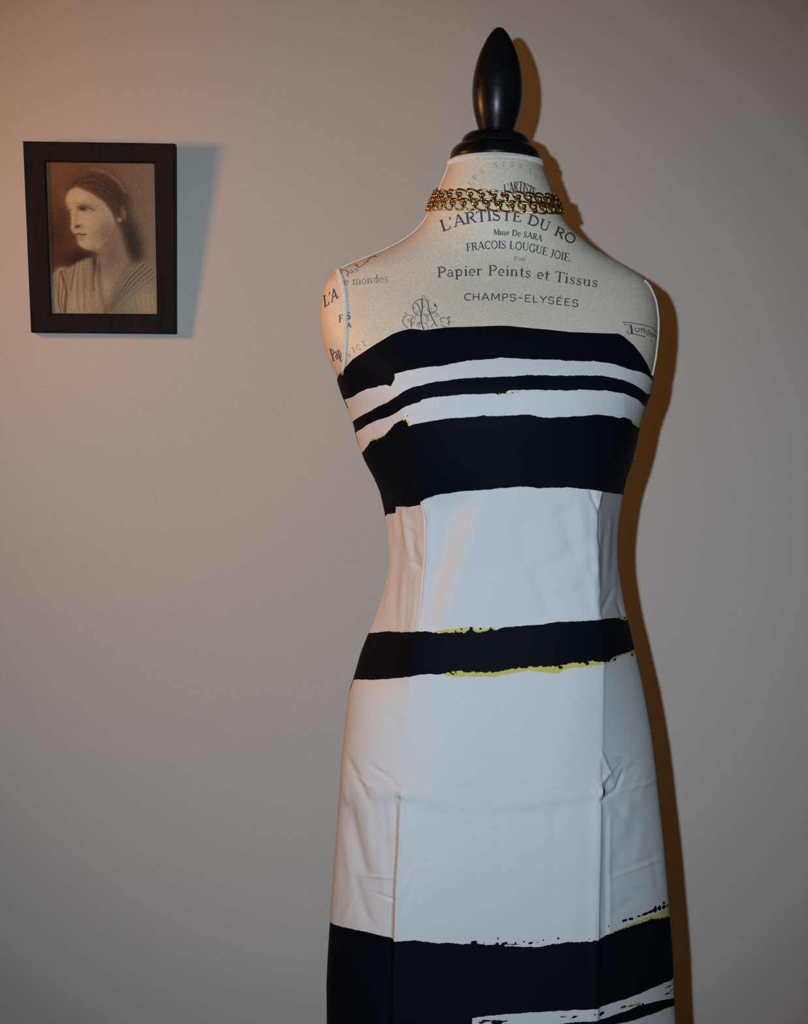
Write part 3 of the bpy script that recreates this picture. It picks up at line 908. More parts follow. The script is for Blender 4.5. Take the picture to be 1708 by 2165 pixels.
# spatter and dry-brush flecks: x, y, half length, half height, slope
SPOT = {
    'front': [(1053, 1984, 2.2, 2, 0), (1149, 1988, 2, 2, 0), (1180, 1984, 2.2, 2, 0), (1136, 1993, 1.8, 1.6, 0), (1090, 1992.5, 2, 1.8, 0), (1108, 1991, 1.8, 1.6, 0), (1024, 1992, 1.6, 1.6, 0),
              (1066, 1995, 6, 3, -.1), (1051, 1995, 4, 3, 0), (1095, 1997, 18, 1.2, 0), (1122, 1994, 5, 1.8, 0), (1003, 1992, 7, 3, -.1), (1246, 1985, 1.8, 1.4, 0), (1131, 1988, 1.2, 1.2, 0),
              (1042, 1998, 14, 1, 0), (861, 879.5, 2.4, 1.2, -.4), (877, 880, 2.4, 1.1, -.4), (1085, 830, 12, 1.0, -.08), (1056, 832, 5, 1.6, 0),
              (1034, 2158, 24, 1.5, 0), (1050, 2162, 12, 5, 0), (1018, 2162, 6, 2.4, 0), (1068, 2159, 7, 1.2, -.05), (1188, 2150, 6, 1.4, 0), (1199, 2149, 3, 1.2, 0), (1215, 2150, 8, 2.2, -.3), (1263, 2146, 8, 1.2, .1), (1034, 1327, 5, 1.2, .2), (1015, 1329, 3, 2, 0), (995, 1328, 4, 2, 0),
              (975, 1330, 2, 1.2, 0), (962, 1335, 2, 1.4, 0), (955, 1424, 6, 1.5, 0), (1185, 1411, 5, 3, 0), (1240, 1402, 4, 4, 0)],
    'left': [(858, 889, 2, 2, 0)],
    'right': [(1289, 1958, 2.4, 2, .3), (1304, 1955.5, 1.8, 1.2, 0), (1323, 1946, 6, 3, -.1), (1335, 1943, 5, 3.2, 0), (1352, 1937, 5, 2, -.3), (1366, 1932, 9, 3, -.35), (1378, 1927, 6, 3.4, -.4), (1386, 1922, 3.4, 7, 0), (1395, 1920, 4, 6, 0), (1404, 1918, 4, 4, -.3),
              (1404, 1909, 2.4, 4, 0), (1411, 1915, 2.4, 3, 0), (1271, 1967, 1.4, 2, 0), (1272, 1973, 1.2, 1.4, 0), (1275, 2144, 6, 4, -.4), (1320, 2129, 8, 2, -.3), (1335, 2127, 5, 1.6, -.2), (1348, 2124, 4, 2, -.1), (1414, 2086, 6, 1.5, -.5), (1412, 2101, 7, 1.7, -.3), (1420, 2093, 4, 1.2, -.6), (1360, 2122, 3, 1, 0), (1337, 1384, 2.4, 4, 0), (1322, 1307, 2, 2, 0), (1300, 1395, 4, 3, -.3)],
    'back': [],
}


def frac(x, amp, seed):
    r = np.random.RandomState(seed)
    out = 0
    for step, a in ((3.2, .35), (7, .5), (16, .7)):
        g = r.uniform(-1, 1, 900)
        out = out + np.interp(x, np.arange(900) * step, g) * a
    return out * amp


def lerp_tab(x, t):
    return np.interp(x, [p[0] for p in t], [p[1] for p in t])


def print_fields(kind, tab, x, y):
    ink = np.full(x.shape, -50.0)
    sd = {'A': 1, 'B': 2, 'C': 3, 'D': 4, 'E': 5, 'G': 6, 'H': 7}
    for k, (up, lo) in tab.items():
        u = lerp_tab(x, up) + frac(x, .9, sd[k])
        l = lerp_tab(x, lo) + frac(x, .9, sd[k] + 20)
        ink = np.maximum(ink, np.minimum(y - u, l - y))
    yel = np.full(x.shape, -50.0)
    rag = np.full(x.shape, 0.35)
    for up, lo in YEL[kind]:
        x0, x1 = up[0][0], up[-1][0]
        u, l = lerp_tab(x, up), lerp_tab(x, lo)
        d = np.minimum(y - u, l - y)
        d = np.where((x < x0) | (x > x1), -50, d)
        yel = np.maximum(yel, d)
        rag = np.maximum(rag, np.clip(2.6 + d * 0.3, 0.35, 2.6))
    if kind in ('front', 'right'):
        rag = np.maximum(rag, 1.6 * np.exp(-((y - lerp_tab(x, tab['E'][0])) / 9) ** 2) * (x > 985))
    for sx, sy, a, b, sl in SPOT[kind]:
        dx, dy = x - sx, y - sy - (x - sx) * sl
        q = np.sqrt((dx / a) ** 2 + (dy / b) ** 2)
        ink = np.maximum(ink, np.clip((1 - q) * min(a, b), -50, 50))
        rag = np.maximum(rag, 1.1 * np.exp(-np.clip(q - 1, 0, 9) ** 2))
    return ink, yel, rag


# ---- folds: relief in millimetres over the picture plane of the dress front
def sig(v):
    return 1 / (1 + np.exp(-np.clip(v, -30, 30)))


def band(y, a, b, s):
    return sig((y - a) / s) * sig((b - y) / s)


CREASE = [  # x0, y0, x1, y1, width px, height mm
    (783, 1618, 849, 1668, 6, -0.9), (736, 1605, 776, 1692, 8, -1.2), (734, 1698, 767, 1847, 11, -1.6), (760, 1700, 795, 1850, 16, 1.0), (790, 1890, 830, 1906, 3.5, -0.8), (764, 1851, 830, 1859, 3, 0.6),
    (745, 1850, 775, 1960, 10, -1.0), (805, 1690, 812, 1800, 6, -0.4), (716, 1700, 705, 1900, 9, .5),
    (1274, 1595, 1294, 1640, 3.5, 1.0), (1318, 1632, 1306, 1669, 4, -1.3), (1306, 1669, 1275, 1693, 4, -1.2), (1308, 1672, 1383, 1651, 5, 0.9), (1308, 1668, 1383, 1645, 6, -.6), (1313, 1595, 1385, 1606, 6, 0.7), (1313, 1603, 1385, 1614, 6, -0.6), (1299, 1854, 1390, 1819, 4, 0.6), (1299, 1846, 1390, 1810, 6, -0.5),
    (1343, 1724, 1398, 1722, 3, 0.4), (1292, 1728, 1290, 1990, 4, 0.5), (1286, 1728, 1284, 1990, 5, -.5), (1285, 1640, 1268, 1684, 5, 1.4), (1320, 1600, 1300, 1630, 8, -.6), (1335, 1690, 1310, 1800, 12, .7), (1368, 1630, 1352, 1700, 10, .5),
    (850, 1080, 860, 1158, 5, 1.2), (864, 1090, 872, 1150, 7, -1.0), (866, 1140, 870, 1185, 4.5, -1.2), (875, 1140, 885, 1185, 6, 1.2), (866, 1188, 888, 1206, 4, -1.0), (842, 1080, 838, 1330, 9, -0.7), (873, 1210, 866, 1335, 5, 1.0), (830, 1150, 815, 1300, 8, .5),
    (905, 1045, 893, 1110, 7, -1.2), (1248, 1034, 1266, 1085, 5, -1.4), (1268, 1085, 1269, 1150, 3, -.9), (1274, 1040, 1266, 1070, 3, .7), (1298, 1243, 1274, 1298, 5, -.8), (1292, 1100, 1286, 1200, 5, .6), (1306, 1270, 1318, 1304, 4, -.7), (1280, 1130, 1278, 1230, 4, -.5), (1305, 1180, 1300, 1250, 6, .5),
    (1255, 1140, 1262, 1210, 8, 1.0), (1247, 1215, 1262, 1290, 9, 1.0), (1188, 1075, 1215, 1160, 20, -2.4), (1130, 1195, 1165, 1300, 18, -2.2), (1165, 1195, 1245, 1150, 14, -1.6), (1215, 1235, 1150, 1245, 14, 1.2), (1225, 1070, 1240, 1200, 16, 1.4), (1100, 1100, 1110, 1200, 18, -1.2),
    (1140, 1670, 1175, 1662, 9, .5), (870, 1810, 850, 1860, 7, -.6), (865, 1880, 850, 1920, 6, -.5), (1050, 1720, 1065, 1900, 14, -.6), (1180, 1700, 1165, 1960, 16, -.6), (1225, 1760, 1215, 1980, 14, .5), (850, 1500, 860, 1560, 12, .5),
    (1274, 1612, 1276, 1660, 3, -.7), (1286, 1640, 1262, 1668, 3.5, .9), (1262, 1668, 1274, 1694, 3, -1.0), (1296, 1628, 1312, 1610, 4, .6), (1320, 1640, 1345, 1612, 6, -.5), (1340, 1668, 1356, 1630, 7, .5),
    (1300, 1700, 1330, 1740, 9, -.5), (1320, 1760, 1300, 1850, 12, -.6), (1360, 1740, 1345, 1830, 12, .5), (1300, 1880, 1360, 1870, 9, .4), (1380, 1800, 1392, 1880, 8, -.4), (1345, 1900, 1300, 1930, 8, -.4),
    (722, 1640, 738, 1720, 6, .7), (750, 1640, 790, 1668, 5, .5), (800, 1640, 846, 1660, 5, .6), (775, 1700, 782, 1790, 8, .6), (800, 1780, 806, 1900, 7, .4), (725, 1760, 745, 1880, 8, .7), (742, 1900, 725, 1950, 7, .6), (770, 1930, 790, 1960, 7, -.4),
    (832, 1090, 840, 1150, 5, .5), (856, 1100, 878, 1130, 5, .5), (848, 1220, 840, 1320, 6, .5), (858, 1215, 852, 1330, 4, -.5),
    (960, 1668, 1010, 1660, 8, -.4), (900, 1700, 860, 1694, 8, -.6),
]


def relief(x, y):
    h = np.zeros(x.shape)
    sl = np.interp(y, [p[0] for p in SEAM_L], [p[1] for p in SEAM_L])
    sr = np.interp(y, [p[0] for p in SEAM_R], [p[1] for p in SEAM_R])
    # diagonal fold across the midriff
    xc = np.interp(y, [1030, 1100, 1180, 1260, 1330], [1003, 978, 950, 925, 905])
    m = band(y, 1050, 1318, 16)
    h += m * (-10.0) * (1 - sig((x - xc) / 13)) * sig((x - sl + 6) / 10)
    h += m * 1.5 * np.exp(-((x - xc - 30) / 22) ** 2)
    # fold edge beside the left seam at the waist
    m = band(y, 1058, 1320, 8)
    h += m * 2.6 * np.exp(-((x - sl - 12) / 12) ** 2) * sig((x - sl + 2) / 2.5)
    h += m * (-1.6) * np.exp(-((x - sl + 12) / 9) ** 2)
    # pressed edge and pleat of the skirt, left
    m = sig((y - 1690) / 8)
    h += m * (-6.2) * np.clip((sl - x + 1) / 15.0, 0, 1) * np.exp(-np.clip(sl - x - 14, 0, 400) / 55)
    h += m * 0.7 * np.exp(-((x - sl - 4) / 7) ** 2)
    h += band(y, 1450, 1700, 30) * (-.5) * (1 - sig((x - sl) / 5)) * np.exp(-np.clip(sl - x, 0, 400) / 50)
    # right seam ridge
    m = sig((y - 1645) / 14)
    h += m * (-3.0) * sig((x - sr - 4) / 2.2) * np.exp(-np.clip(x - sr, 0, 400) / 80)
    h += m * 1.2 * np.exp(-((x - sr + 9) / 10) ** 2)
    m = band(y, 1400, 1660, 20)
    h += m * (-.9) * sig((x - sr) / 3) * np.exp(-np.clip(x - sr, 0, 400) / 60)
    m = band(y, 1050, 1310, 8)
    wob = 3 * np.sin(y / 13.0) + 2 * np.sin(y / 7.3)
    h += m * (-2.2) * sig((x - sr + 2 - wob * .5) / 1.8) * np.exp(-np.clip(x - sr, 0, 400) / 40)
    h += m * 1.4 * np.exp(-((x - sr + 9) / 9) ** 2) * (0.6 + .4 * np.sin(y / 21.0))
    # sag line across the lap
    yc = np.interp(x, [840, 900, 1000, 1080, 1180, 1272], [1690, 1705, 1716, 1714, 1700, 1687])
    inside = sig((x - sl) / 8) * sig((sr - x) / 8)
    h += inside * (-3.6) * (.55 + .45 * np.clip(np.abs(x - 1020) / 150, 0, 1)) * sig((y - yc) / 6) * np.exp(-np.clip(y - yc, 0, 2000) / 120)
    # puckers where the pleats start
    for px_, py_, w, a in ((848, 1682, 7, 2.4), (842, 1690, 5, -1.8), (1272, 1678, 8, 2.6), (1282, 1655, 9, -1.4), (1262, 1690, 7, -.8), (1290, 1640, 8, .8)):
        h += a * np.exp(-((x - px_) ** 2 + (y - py_) ** 2) / (2 * w * w))
    for x0, y0, x1, y1, w, a in CREASE:
        dx, dy = x1 - x0, y1 - y0
        L = math.hypot(dx, dy)
        t = ((x - x0) * dx + (y - y0) * dy) / L
        d = (-(x - x0) * dy + (y - y0) * dx) / L
        g = 1.7 if x0 < 900 or x0 > 1240 else 1.25
        h += g * a * np.exp(-(d / w) ** 2) * sig((t) / 6) * sig((L - t) / 6)
    # soft unevenness
    h += .35 * np.sin(x / 37 + y / 61) * np.sin(y / 83 + 1.1) * sig((y - 1060) / 20)
    h += .22 * np.sin(x / 17.0 + 2 * np.sin(y / 90)) * sig((y - 1720) / 40)
    return h


def panel(name, kind, tab, th0, th1, nc, nr, parent, warp=None):
    """th0, th1: functions of height giving the two edges of the panel"""
    s = np.linspace(0, 1, nc)
    if warp:
        s = warp(s)
    w = np.linspace(0, 1, nr)
    Z = np.full((nr, nc), 1.0)
    for _ in range(6):
        a, b = th0(Z), th1(Z)
        t = a + (b - a) * s[None, :]
        tw = np.where(t > math.pi, t - 2 * math.pi, t)
        # one height of the top edge per column, taken on the column itself
        zt = np.interp(tw[0], T_T, T_Z)
        Z = zt[None, :] + (Z_HEM - zt[None, :]) * w[:, None]
    P = dress_surf(t, Z)
    xs, ysx = to_px(P)
    ink, yel, rag = print_fields(kind, tab, xs, ysx)
    # normals of the smooth shape
    du = np.gradient(P, axis=1)
    dv = np.gradient(P, axis=0)
    n = np.cross(du, dv)
    n /= np.maximum(np.linalg.norm(n, axis=-1, keepdims=True), 1e-12)
    out = P - np.array([XB, Y0, 0])
    out[..., 2] = 0
    n *= np.sign((n * out).sum(-1, keepdims=True))
    if kind != 'back':
        xc, a_, *_r = section(P[..., 2], g_dress)
        u = np.abs((P[..., 0] - xc) / a_)
        fade = np.clip((1.0 - u) / 0.05, 0, 1) * (P[..., 1] < Y0)
        P = P + n * (relief(xs, ysx) * fade * .001)[..., None]
    # turn the top edge in against the form
    roll = P[:1] - n[:1] * .0030 + np.array([0, 0, -.0012])
    P = np.concatenate([roll, P])
    at = {k: np.concatenate([v[:1], v]) for k, v in (('ink', ink), ('yel', yel), ('rag', rag))}
    o = grid_obj(name, P, M_dress, attrs=at, flip=True)
    adopt(o, parent)
    return o


def f_sl(Z):
    return np.interp(Z, SL_Z, SL_T)


def f_sr(Z):
    return np.interp(Z, SR_Z, SR_T)


SIDE_L = -math.radians(82)
SIDE_R = math.radians(97)
panel('front_panel', 'front', FR, f_sl, f_sr, 270, 800, dress)
pl_ = panel('side_panel', 'left', LF, lambda Z: SIDE_L + 0 * Z, f_sl, 110, 800, dress, warp=lambda s: s)
pr2 = panel('side_panel', 'right', RT, f_sr, lambda Z: SIDE_R + 0 * Z, 110, 800, dress, warp=lambda s: s)
panel('back_panel', 'back', BK, lambda Z: SIDE_R + 0 * Z, lambda Z: SIDE_L + 2 * math.pi + 0 * Z, 110, 500, dress)

# ------------------------------------------------------------------ gold necklace, wound twice round the neck
neck = empty('chain_necklace', (float((1047 - CX) * MPX), Y0, float(zpix(425))))
tag(neck, 'polished gold curb chain necklace wound twice around the neck of the dress form', 'necklace')


def link_mesh():
    """one bent curb link: tangent = x, outward = -y, up = z"""
    L, H = .0098, .0053
    pts = []
    n = 28
    for i in range(n):
        a = 2 * math.pi * i / n
        c, s = math.cos(a), math.sin(a)
        x = L * abs(c) ** 1.15 * (1 if c >= 0 else -1)
        z = H * abs(s) ** 1.0 * (1 if s >= 0 else -1)
        x -= z * .35
        z2 = z - x * .26
        y = -.0021 * (x / L) * 1.0 + .0013 * math.sin(2 * a)
        pts.append((x, y, z2))
    v, f = tube(pts, .00115, 8, closed=True)
    bx, by, bz, br = -L * .40, .0004, .0008, .0028        # the rounded knuckle inside each link
    o = len(v)
    for i in range(7):
        for j in range(10):
            a, b = math.pi * i / 6, 2 * math.pi * j / 10
            v.append((bx + br * math.sin(a) * math.cos(b), by + br * math.sin(a) * math.sin(b), bz + br * math.cos(a)))
    f += [(o + i * 10 + j, o + i * 10 + (j + 1) % 10, o + i * 10 + 10 + (j + 1) % 10, o + i * 10 + 10 + j) for i in range(6) for j in range(10)]
    me = bpy.data.meshes.new('link')
    me.from_pydata([tuple(p) for p in v], [], f)
    me.polygons.foreach_set('use_smooth', [True] * len(me.polygons))
    me.materials.append(M_gold)
    return me


lme = link_mesh()
for yt in ([(-180, 404), (-110, 409), (-88, 416), (-60, 414), (-30, 412), (0, 416), (35, 420), (60, 422), (88, 426), (110, 418), (180, 404)],
           [(-180, 422), (-110, 428), (-88, 435), (-60, 432), (-30, 432.5), (0, 435.5), (35, 440), (60, 440.5), (88, 441), (110, 434), (180, 422)]):
    ta = np.linspace(-math.pi, math.pi, 1200)
    yv = np.interp(np.degrees(ta), [p[0] for p in yt], [p[1] for p in yt])
    k = np.ones(61) / 61
    yv = np.convolve(np.concatenate([yv[-31:-1], yv, yv[1:31]]), k, 'valid')
    P = surf(ta, zpix(yv), g_body)
    for _ in range(3):     # rows as seen, at the chain's own distance
        Zc = CZ + (CY - yv) * (P[:, 1]) / F
        P = surf(ta, Zc, g_body)
    N_ = outward(P)
    P = P + N_ * .0036
    P[:, 2] = Zc
    seg = np.linalg.norm(np.diff(P, axis=0), axis=1)
    S = np.concatenate([[0], np.cumsum(seg)])
    cnt = int(round(S[-1] / .0134))
    for i in range(cnt):
        s = (i + .5) / cnt * S[-1]
        p = np.array([np.interp(s, S, P[:, j]) for j in range(3)])
        q = np.array([np.interp((s + .002) % S[-1], S, P[:, j]) for j in range(3)])
        nn = np.array([np.interp(s, S, N_[:, j]) for j in range(3)])
        t = Vector(q - p).normalized()
        nv = Vector(nn)
        nv = (nv - t * nv.dot(t)).normalized()
        up = t.cross(-nv).normalized()
        if up.z < 0:
            up = -up
        R = Matrix((t, -nv, up)).transposed().to_4x4()
        o = bpy.data.objects.new('link', lme)
        COL.objects.link(o)
        o.parent = neck
        o.matrix_local = Matrix.Translation(Vector(p) - neck.location) @ R @ Matrix.Rotation(random.uniform(-.12, .12), 4, 'X')

# ------------------------------------------------------------------ framed portrait
OUT = [(48, 298), (369, 303), (372, 705), (65, 702)]
INN = [(96, 341), (325.5, 344), (331.5, 663.5), (108, 662)]
YT, YB_ = YW - .050, YW - .019          # front face: top leans away from the wall


def fr_pt(x, y, back=0.0):
    Y = YT + (YB_ - YT) * (y - 298) / (705 - 298) + back
    for _ in range(3):
        X, Z = px(x, y, Y - back)
    return Vector((X, Y, Z))


fc = fr_pt(215, 705)
pic = empty('picture_frame', (fc.x, YW - .02, fc.z))
tag(pic, 'dark wood picture frame holding a sepia portrait, hanging on the wall', 'picture')
DEP = .0165
names = ['rail', 'stile', 'rail', 'stile']
for i in range(4):
    j = (i + 1) % 4
    o0, o1, i0, i1 = OUT[i], OUT[j], INN[i], INN[j]

    def mid(a, b, t):
        return (a[0] + (b[0] - a[0]) * t, a[1] + (b[1] - a[1]) * t)
    # moulding profile from the outer edge to the sight edge
    prof = [(0.0, DEP), (0.0, .002), (.02, .0006), (.06, 0), (.93, .0004), (.98, .0012), (1.0, .0026), (1.0, DEP - .002)]
    V, Fc = [], []
    for a, b in ((o0, i0), (o1, i1)):
        for t, d in prof:
            V.append(fr_pt(*mid(a, b, t), back=d))
    n = len(prof)
    for k in range(n - 1):
        Fc.append((k, k + 1, n + k + 1, n + k))
    Fc.append((n - 1, 0, n, 2 * n - 1))
    Fc.append(tuple(range(n)))
    Fc.append(tuple(range(2 * n - 1, n - 1, -1)))
    o = mesh_obj(names[i], V, Fc, M_framewood, smooth=False)
    adopt(o, pic)


# the print: painted on a fine grid of colours
def paint_portrait():
    nx, ny = 236, 324
    gx = np.linspace(325, 1332, nx)
    gy = np.linspace(303, 1684, ny)
    Xg, Yg = np.meshgrid(gx, gy)
    wob = 9

    def blur(m, r):
        for _ in range(2):
            for ax in (0, 1):
                k = np.ones(2 * r + 1) / (2 * r + 1)
                pd = [(0, 0), (0, 0)]
                pd[ax] = (r, r)
                mp = np.pad(m, pd, 'edge')
                m = np.apply_along_axis(lambda v: np.convolve(v, k, 'valid'), ax, mp)
        return m

    def poly(pts, soft):
        ins = np.zeros(Xg.shape, bool)
        n = len(pts)
        for i in range(n):
            x0, y0 = pts[i]
            x1, y1 = pts[(i + 1) % n]
            if y0 == y1:
                continue
            c = ((y0 > Yg) != (y1 > Yg)) & (Xg < (x1 - x0) * (Yg - y0) / (y1 - y0) + x0)
            ins ^= c
        m = ins.astype(float)
        return blur(m, soft) if soft else m

    def blob(cx, cy, rx, ry, ang=0.0, p=1.0):
        c, s = math.cos(math.radians(ang)), math.sin(math.radians(ang))
        dx, dy = Xg - cx, Yg - cy
        u, v = (dx * c + dy * s) / rx, (-dx * s + dy * c) / ry
        return np.exp(-(u * u + v * v) ** p)

    def strokes(pts, w):
        m = np.zeros(Xg.shape)
        for (x0, y0), (x1, y1) in zip(pts[:-1], pts[1:]):
            dx, dy = x1 - x0, y1 - y0
            L2 = dx * dx + dy * dy
            t = np.clip(((Xg - x0) * dx + (Yg - y0) * dy) / L2, 0, 1)
            d2 = (Xg - x0 - t * dx) ** 2 + (Yg - y0 - t * dy) ** 2
            m = np.maximum(m, np.exp(-d2 / (w * w)))
        return m

    C = np.zeros(Xg.shape + (3,))

    def lay(mask, col):
        nonlocal C
        C = C * (1 - mask[..., None]) + np.array(col)[None, None, :] * mask[..., None]

    u, v = (Xg - 325) / 1007, (Yg - 303) / 1381
    lay(np.ones(Xg.shape), (124, 84, 54))
    lay(np.clip(u * 1.5 - .45, 0, 1) * .9, (168, 134, 106))
    lay(blob(420, 980, 150, 330) * .85, (74, 44, 28))
    lay(blob(640, 1190, 170, 90) * .9, (48, 32, 24))
    lay(blob(1180, 480, 160, 160) * .5, (158, 120, 92))
    # loose hair, soft edged
    hair = [(470, 700), (466, 620), (500, 540), (570, 470), (660, 425), (760, 395), (860, 400), (960, 450), (1040, 530), (1080, 610), (1100, 700), (1095, 790), (1140, 900), (1175, 1010),
            (1200, 1130), (1180, 1210), (1100, 1195), (1050, 1110), (1010, 960), (960, 880), (930, 770), (870, 690), (760, 610), (640, 545), (560, 570), (520, 640)]
    lay(poly(hair, 8) * .9, (96, 66, 46))
    lay(blob(930, 600, 130, 70, 40) * .6, (70, 52, 40))
    lay(blob(1090, 1000, 90, 200, -12) * .8, (66, 56, 52))
    lay(blob(500, 600, 50, 90, 20) * .35, (150, 112, 76))
    lay(strokes([(770, 385), (850, 400), (930, 440), (1000, 500), (1050, 580)], 15) * .5, (176, 140, 106))
    for q, (dx, dy) in enumerate(((0, 0), (26, 30), (50, 62), (70, 96))):
        lay(strokes([(540 + dx, 560 - dy * .1), (640 + dx, 470 + dy * .5), (760 + dx, 440 + dy), (870 + dx * .8, 510 + dy), (950 + dx * .4, 640 + dy * .7)], 9) * .28, (134, 98, 68) if q % 2 else (60, 44, 34))
    # neck and chest
    lay(poly([(730, 1090), (900, 900), (960, 850), (1010, 960), (1040, 1080), (1075, 1210), (1010, 1330), (930, 1450), (860, 1640), (830, 1640), (800, 1420), (785, 1270), (765, 1160)], 5), (172, 140, 112))
    lay(blob(900, 1150, 80, 130, 25) * .55, (128, 98, 76))
    lay(blob(830, 1190, 50, 60, 25) * .4, (186, 156, 126))
    lay(blob(860, 1430, 70, 120) * .7, (206, 176, 144))
    # face turned to the left
    lay(poly([(505, 680), (512, 630), (545, 572), (610, 540), (730, 592), (850, 665), (915, 750), (945, 820), (955, 880), (930, 950), (880, 1005), (815, 1078), (745, 1112), (668, 1100), (622, 1070),
              (606, 1035), (602, 1004), (594, 986), (590, 964), (560, 944), (546, 918), (548, 880), (552, 830), (550, 780), (525, 735)], 2), (206, 176, 136))
    lay(blob(870, 950, 95, 120, 30) * .75, (150, 118, 92))
    lay(blob(800, 690, 90, 50, 40) * .35, (176, 142, 108))
    lay(blob(640, 625, 90, 50) * .6, (222, 196, 156))
    lay(blob(700, 850, 60, 80) * .5, (218, 190, 150))
    lay(blob(690, 1045, 55, 36) * .5, (214, 186, 148))
    lay(blob(520, 720, 16, 50) * .5, (140, 104, 74))
    # features: shaded eye sockets, nostril, lips
    lay(blob(690, 722, 92, 30, 10) * .42, (120, 88, 60))
    lay(blob(660, 738, 38, 17, 4) * .9, (58, 44, 36))
    lay(strokes([(620, 722), (665, 712), (720, 730), (765, 748)], 7) * .55, (78, 56, 42))
    lay(blob(690, 700, 70, 8, 8) * .4, (110, 80, 58))
    lay(blob(548, 748, 12, 14) * .5, (92, 66, 48))
    lay(strokes([(612, 750), (596, 820), (590, 870)], 14) * .28, (156, 122, 88))
    lay(blob(610, 896, 30, 16, -10) * .9, (92, 60, 42))
    lay(blob(650, 900, 18, 26) * .3, (150, 116, 86))
    lay(blob(628, 950, 34, 8) * .3, (160, 122, 92))
    lay(strokes([(592, 968), (622, 962), (650, 970), (682, 964)], 7) * .9, (84, 54, 42))
    lay(blob(628, 988, 34, 11) * .5, (150, 108, 84))
    lay(blob(634, 1012, 34, 9) * .5, (134, 102, 78))
    lay(blob(700, 1122, 95, 16, 14) * .7, (86, 62, 46))
    # ear and earring
    lay(blob(1032, 775, 28, 60, -8, 1.6) * .8, (172, 126, 92))
    lay(blob(1024, 770, 12, 36, -8) * .6, (112, 80, 58))
    lay(blob(992, 832, 24, 20, 20, 1.5) * .9, (204, 180, 148))
    # gathered gown
    gl = [(365, 1330), (395, 1280), (440, 1258), (510, 1268), (600, 1215), (690, 1175), (760, 1165), (800, 1300), (806, 1480), (835, 1690), (360, 1690)]
    lay(poly(gl, 3), (180, 150, 118))
    gr = [(1340, 1225), (1210, 1200), (1090, 1235), (1010, 1330), (940, 1450), (880, 1600), (845, 1690), (1340, 1690)]
    lay(poly(gr, 4), (166, 138, 112))
    lay(blob(1230, 1580, 140, 150) * .85, (204, 172, 132))
    lay(blob(600, 1600, 120, 120) * .75, (206, 174, 132))
    lay(blob(760, 1230, 34, 110, -8) * .9, (76, 60, 50))
    rr = random.Random(4)
    for i in range(15):                      # folds falling from the left shoulder
        f = i / 14
        x0 = 560 + 230 * f
        x1 = 500 + 310 * f
        y1 = 1420 + rr.uniform(0, 250)
        x0 += rr.uniform(-14, 14)
        x1 += rr.uniform(-25, 25)
        lay(strokes([(x0, 1235 - 60 * f), ((x0 + x1) / 2 - 12, 1350 + rr.uniform(-10, 30)), (x1, y1)], rr.uniform(5, 13)) * rr.uniform(.12, .5), (92, 70, 54) if i % 2 == 0 else (206, 176, 140))
    for i in range(9):                       # sleeve
        x0 = 385 + 14 * i
        lay(strokes([(x0, 1300 + rr.uniform(-25, 30)), (x0 + rr.uniform(-10, 25), 1420), (x0 + rr.uniform(-20, 20), 1560), (x0 + rr.uniform(-10, 20), 1670)], rr.uniform(6, 10)) * rr.uniform(.3, .6), (96, 72, 54) if i % 2 else (196, 164, 126))
    lay(strokes([(440, 1300), (475, 1400), (490, 1500), (468, 1650)], 11) * .6, (84, 62, 48))
    for i in range(11):                      # folds crossing from the right shoulder
        f = i / 10
        lay(strokes([(1180 + 150 * f, 1205 + 120 * f), (1060 + 130 * f, 1330 + 90 * f), (960 + 80 * f, 1470 + 80 * f), (885 + 30 * f, 1620 + 50 * f)], rr.uniform(6, 11)) * rr.uniform(.25, .6), (96, 76, 62) if i % 2 == 0 else (192, 162, 130))
    for i in range(5):
        x0 = 1120 + 45 * i
        lay(strokes([(x0, 1520), (x0 + 20, 1670)], 8) * .25, (140, 110, 82))
    C += RNG.normal(0, 9, Xg.shape)[..., None]
    C = C * np.array([1.03, .97, .92])
    C = np.clip(C, 0, 255) / 255.0
    lin = np.where(C <= .04045, C / 12.92, ((C + .055) / 1.055) ** 2.4)
    lin = np.concatenate([lin, np.ones(Xg.shape + (1,))], -1)
    P = np.zeros(Xg.shape + (3,))
    a, b, c, d = [np.array(p, float) for p in INN]
    a, b, c, d = a + (-3, -3), b + (3, -3), c + (3, 3), d + (-3, 3)
    uu = np.linspace(0, 1, nx)[None, :, None]
    vv = np.linspace(0, 1, ny)[:, None, None]
    q = (a * (1 - uu) + b * uu) * (1 - vv) + (d * (1 - uu) + c * uu) * vv
    back = .0085
    Yp = YT + (YB_ - YT) * (q[..., 1] - 298) / (705 - 298) + back
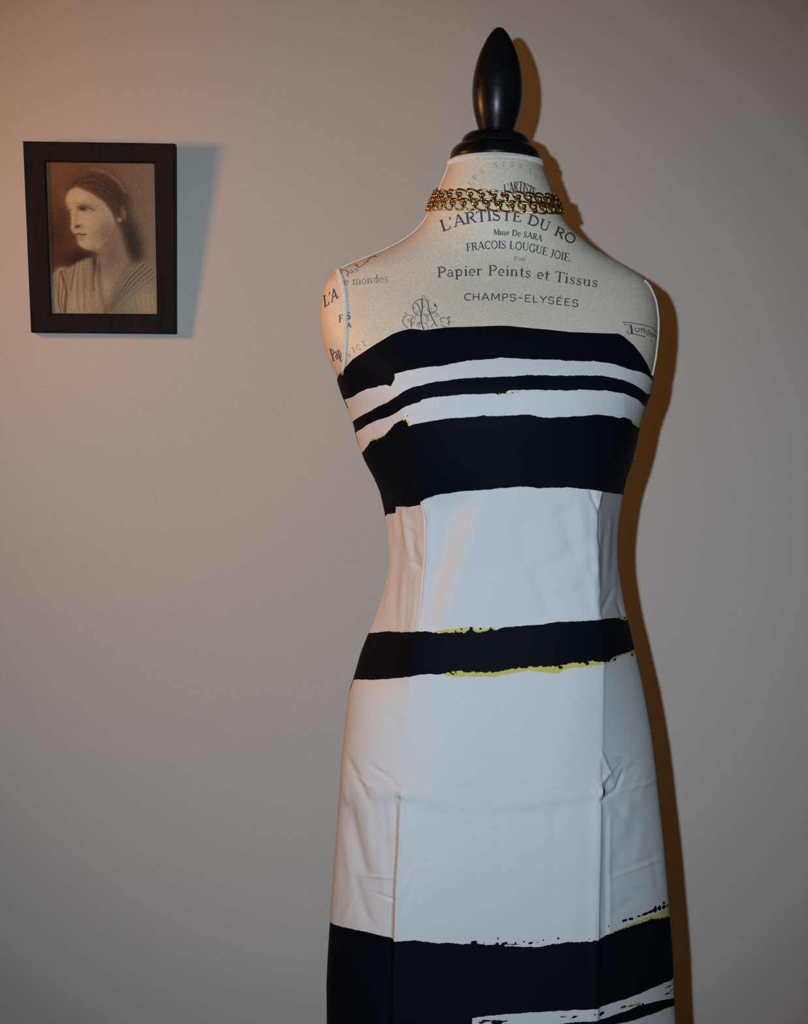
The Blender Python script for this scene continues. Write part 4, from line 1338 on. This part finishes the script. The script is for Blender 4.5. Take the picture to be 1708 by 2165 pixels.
    P[..., 0] = (q[..., 0] - CX) * Yp / F
    P[..., 1] = Yp
    P[..., 2] = CZ + (CY - q[..., 1]) * Yp / F
    m, nt, N, L, bs = nodes_of('sepia_print')
    at = N.new('ShaderNodeAttribute')
    at.attribute_name = 'tone'
    L.new(at.outputs['Color'], bs.inputs['Base Color'])
    bs.inputs['Roughness'].default_value = 0.75
    bs.inputs['Specular IOR Level'].default_value = .2
    o = grid_obj('portrait_print', P, m, attrs={'tone': lin}, flip=True)
    o['label'] = 'sepia portrait of a young woman in a draped gown looking left'
    adopt(o, pic)


paint_portrait()
# glass over the print and a board behind it
mg, nt, N, L, bs = nodes_of('picture_glass')
tr = N.new('ShaderNodeBsdfTransparent')
gl_ = N.new('ShaderNodeBsdfGlossy')
gl_.inputs['Roughness'].default_value = .04
lw = N.new('ShaderNodeFresnel')
lw.inputs['IOR'].default_value = 1.45
mx = N.new('ShaderNodeMixShader')
L.new(lw.outputs[0], mx.inputs[0])
L.new(tr.outputs[0], mx.inputs[1])
L.new(gl_.outputs[0], mx.inputs[2])
L.new(mx.outputs[0], N['Material Output'].inputs['Surface'])


def slab(name, d0, d1, grow, mat):
    pts = [(INN[0][0] - grow, INN[0][1] - grow), (INN[1][0] + grow, INN[1][1] - grow), (INN[2][0] + grow, INN[2][1] + grow), (INN[3][0] - grow, INN[3][1] + grow)]
    V = [fr_pt(*p, back=d0) for p in pts] + [fr_pt(*p, back=d1) for p in pts]
    o = mesh_obj(name, V, [(3, 2, 1, 0), (4, 5, 6, 7), (0, 1, 5, 4), (1, 2, 6, 5), (2, 3, 7, 6), (3, 0, 4, 7)], mat, smooth=False)
    adopt(o, pic)
    return o


slab('glass_pane', .0060, .0075, 1.5, mg)
slab('backing_board', .0100, .0140, 3, M_backing)
# small hanging nail behind the leaning top edge
v, f = tube([(-.405, YW + .004, float(fr_pt(209, 318).z)), (-.405, YW - .034, float(fr_pt(209, 318).z) + .002)], .0016, 10)
nail = mesh_obj('hanging_nail', v, f, M_pole)
adopt(nail, pic)
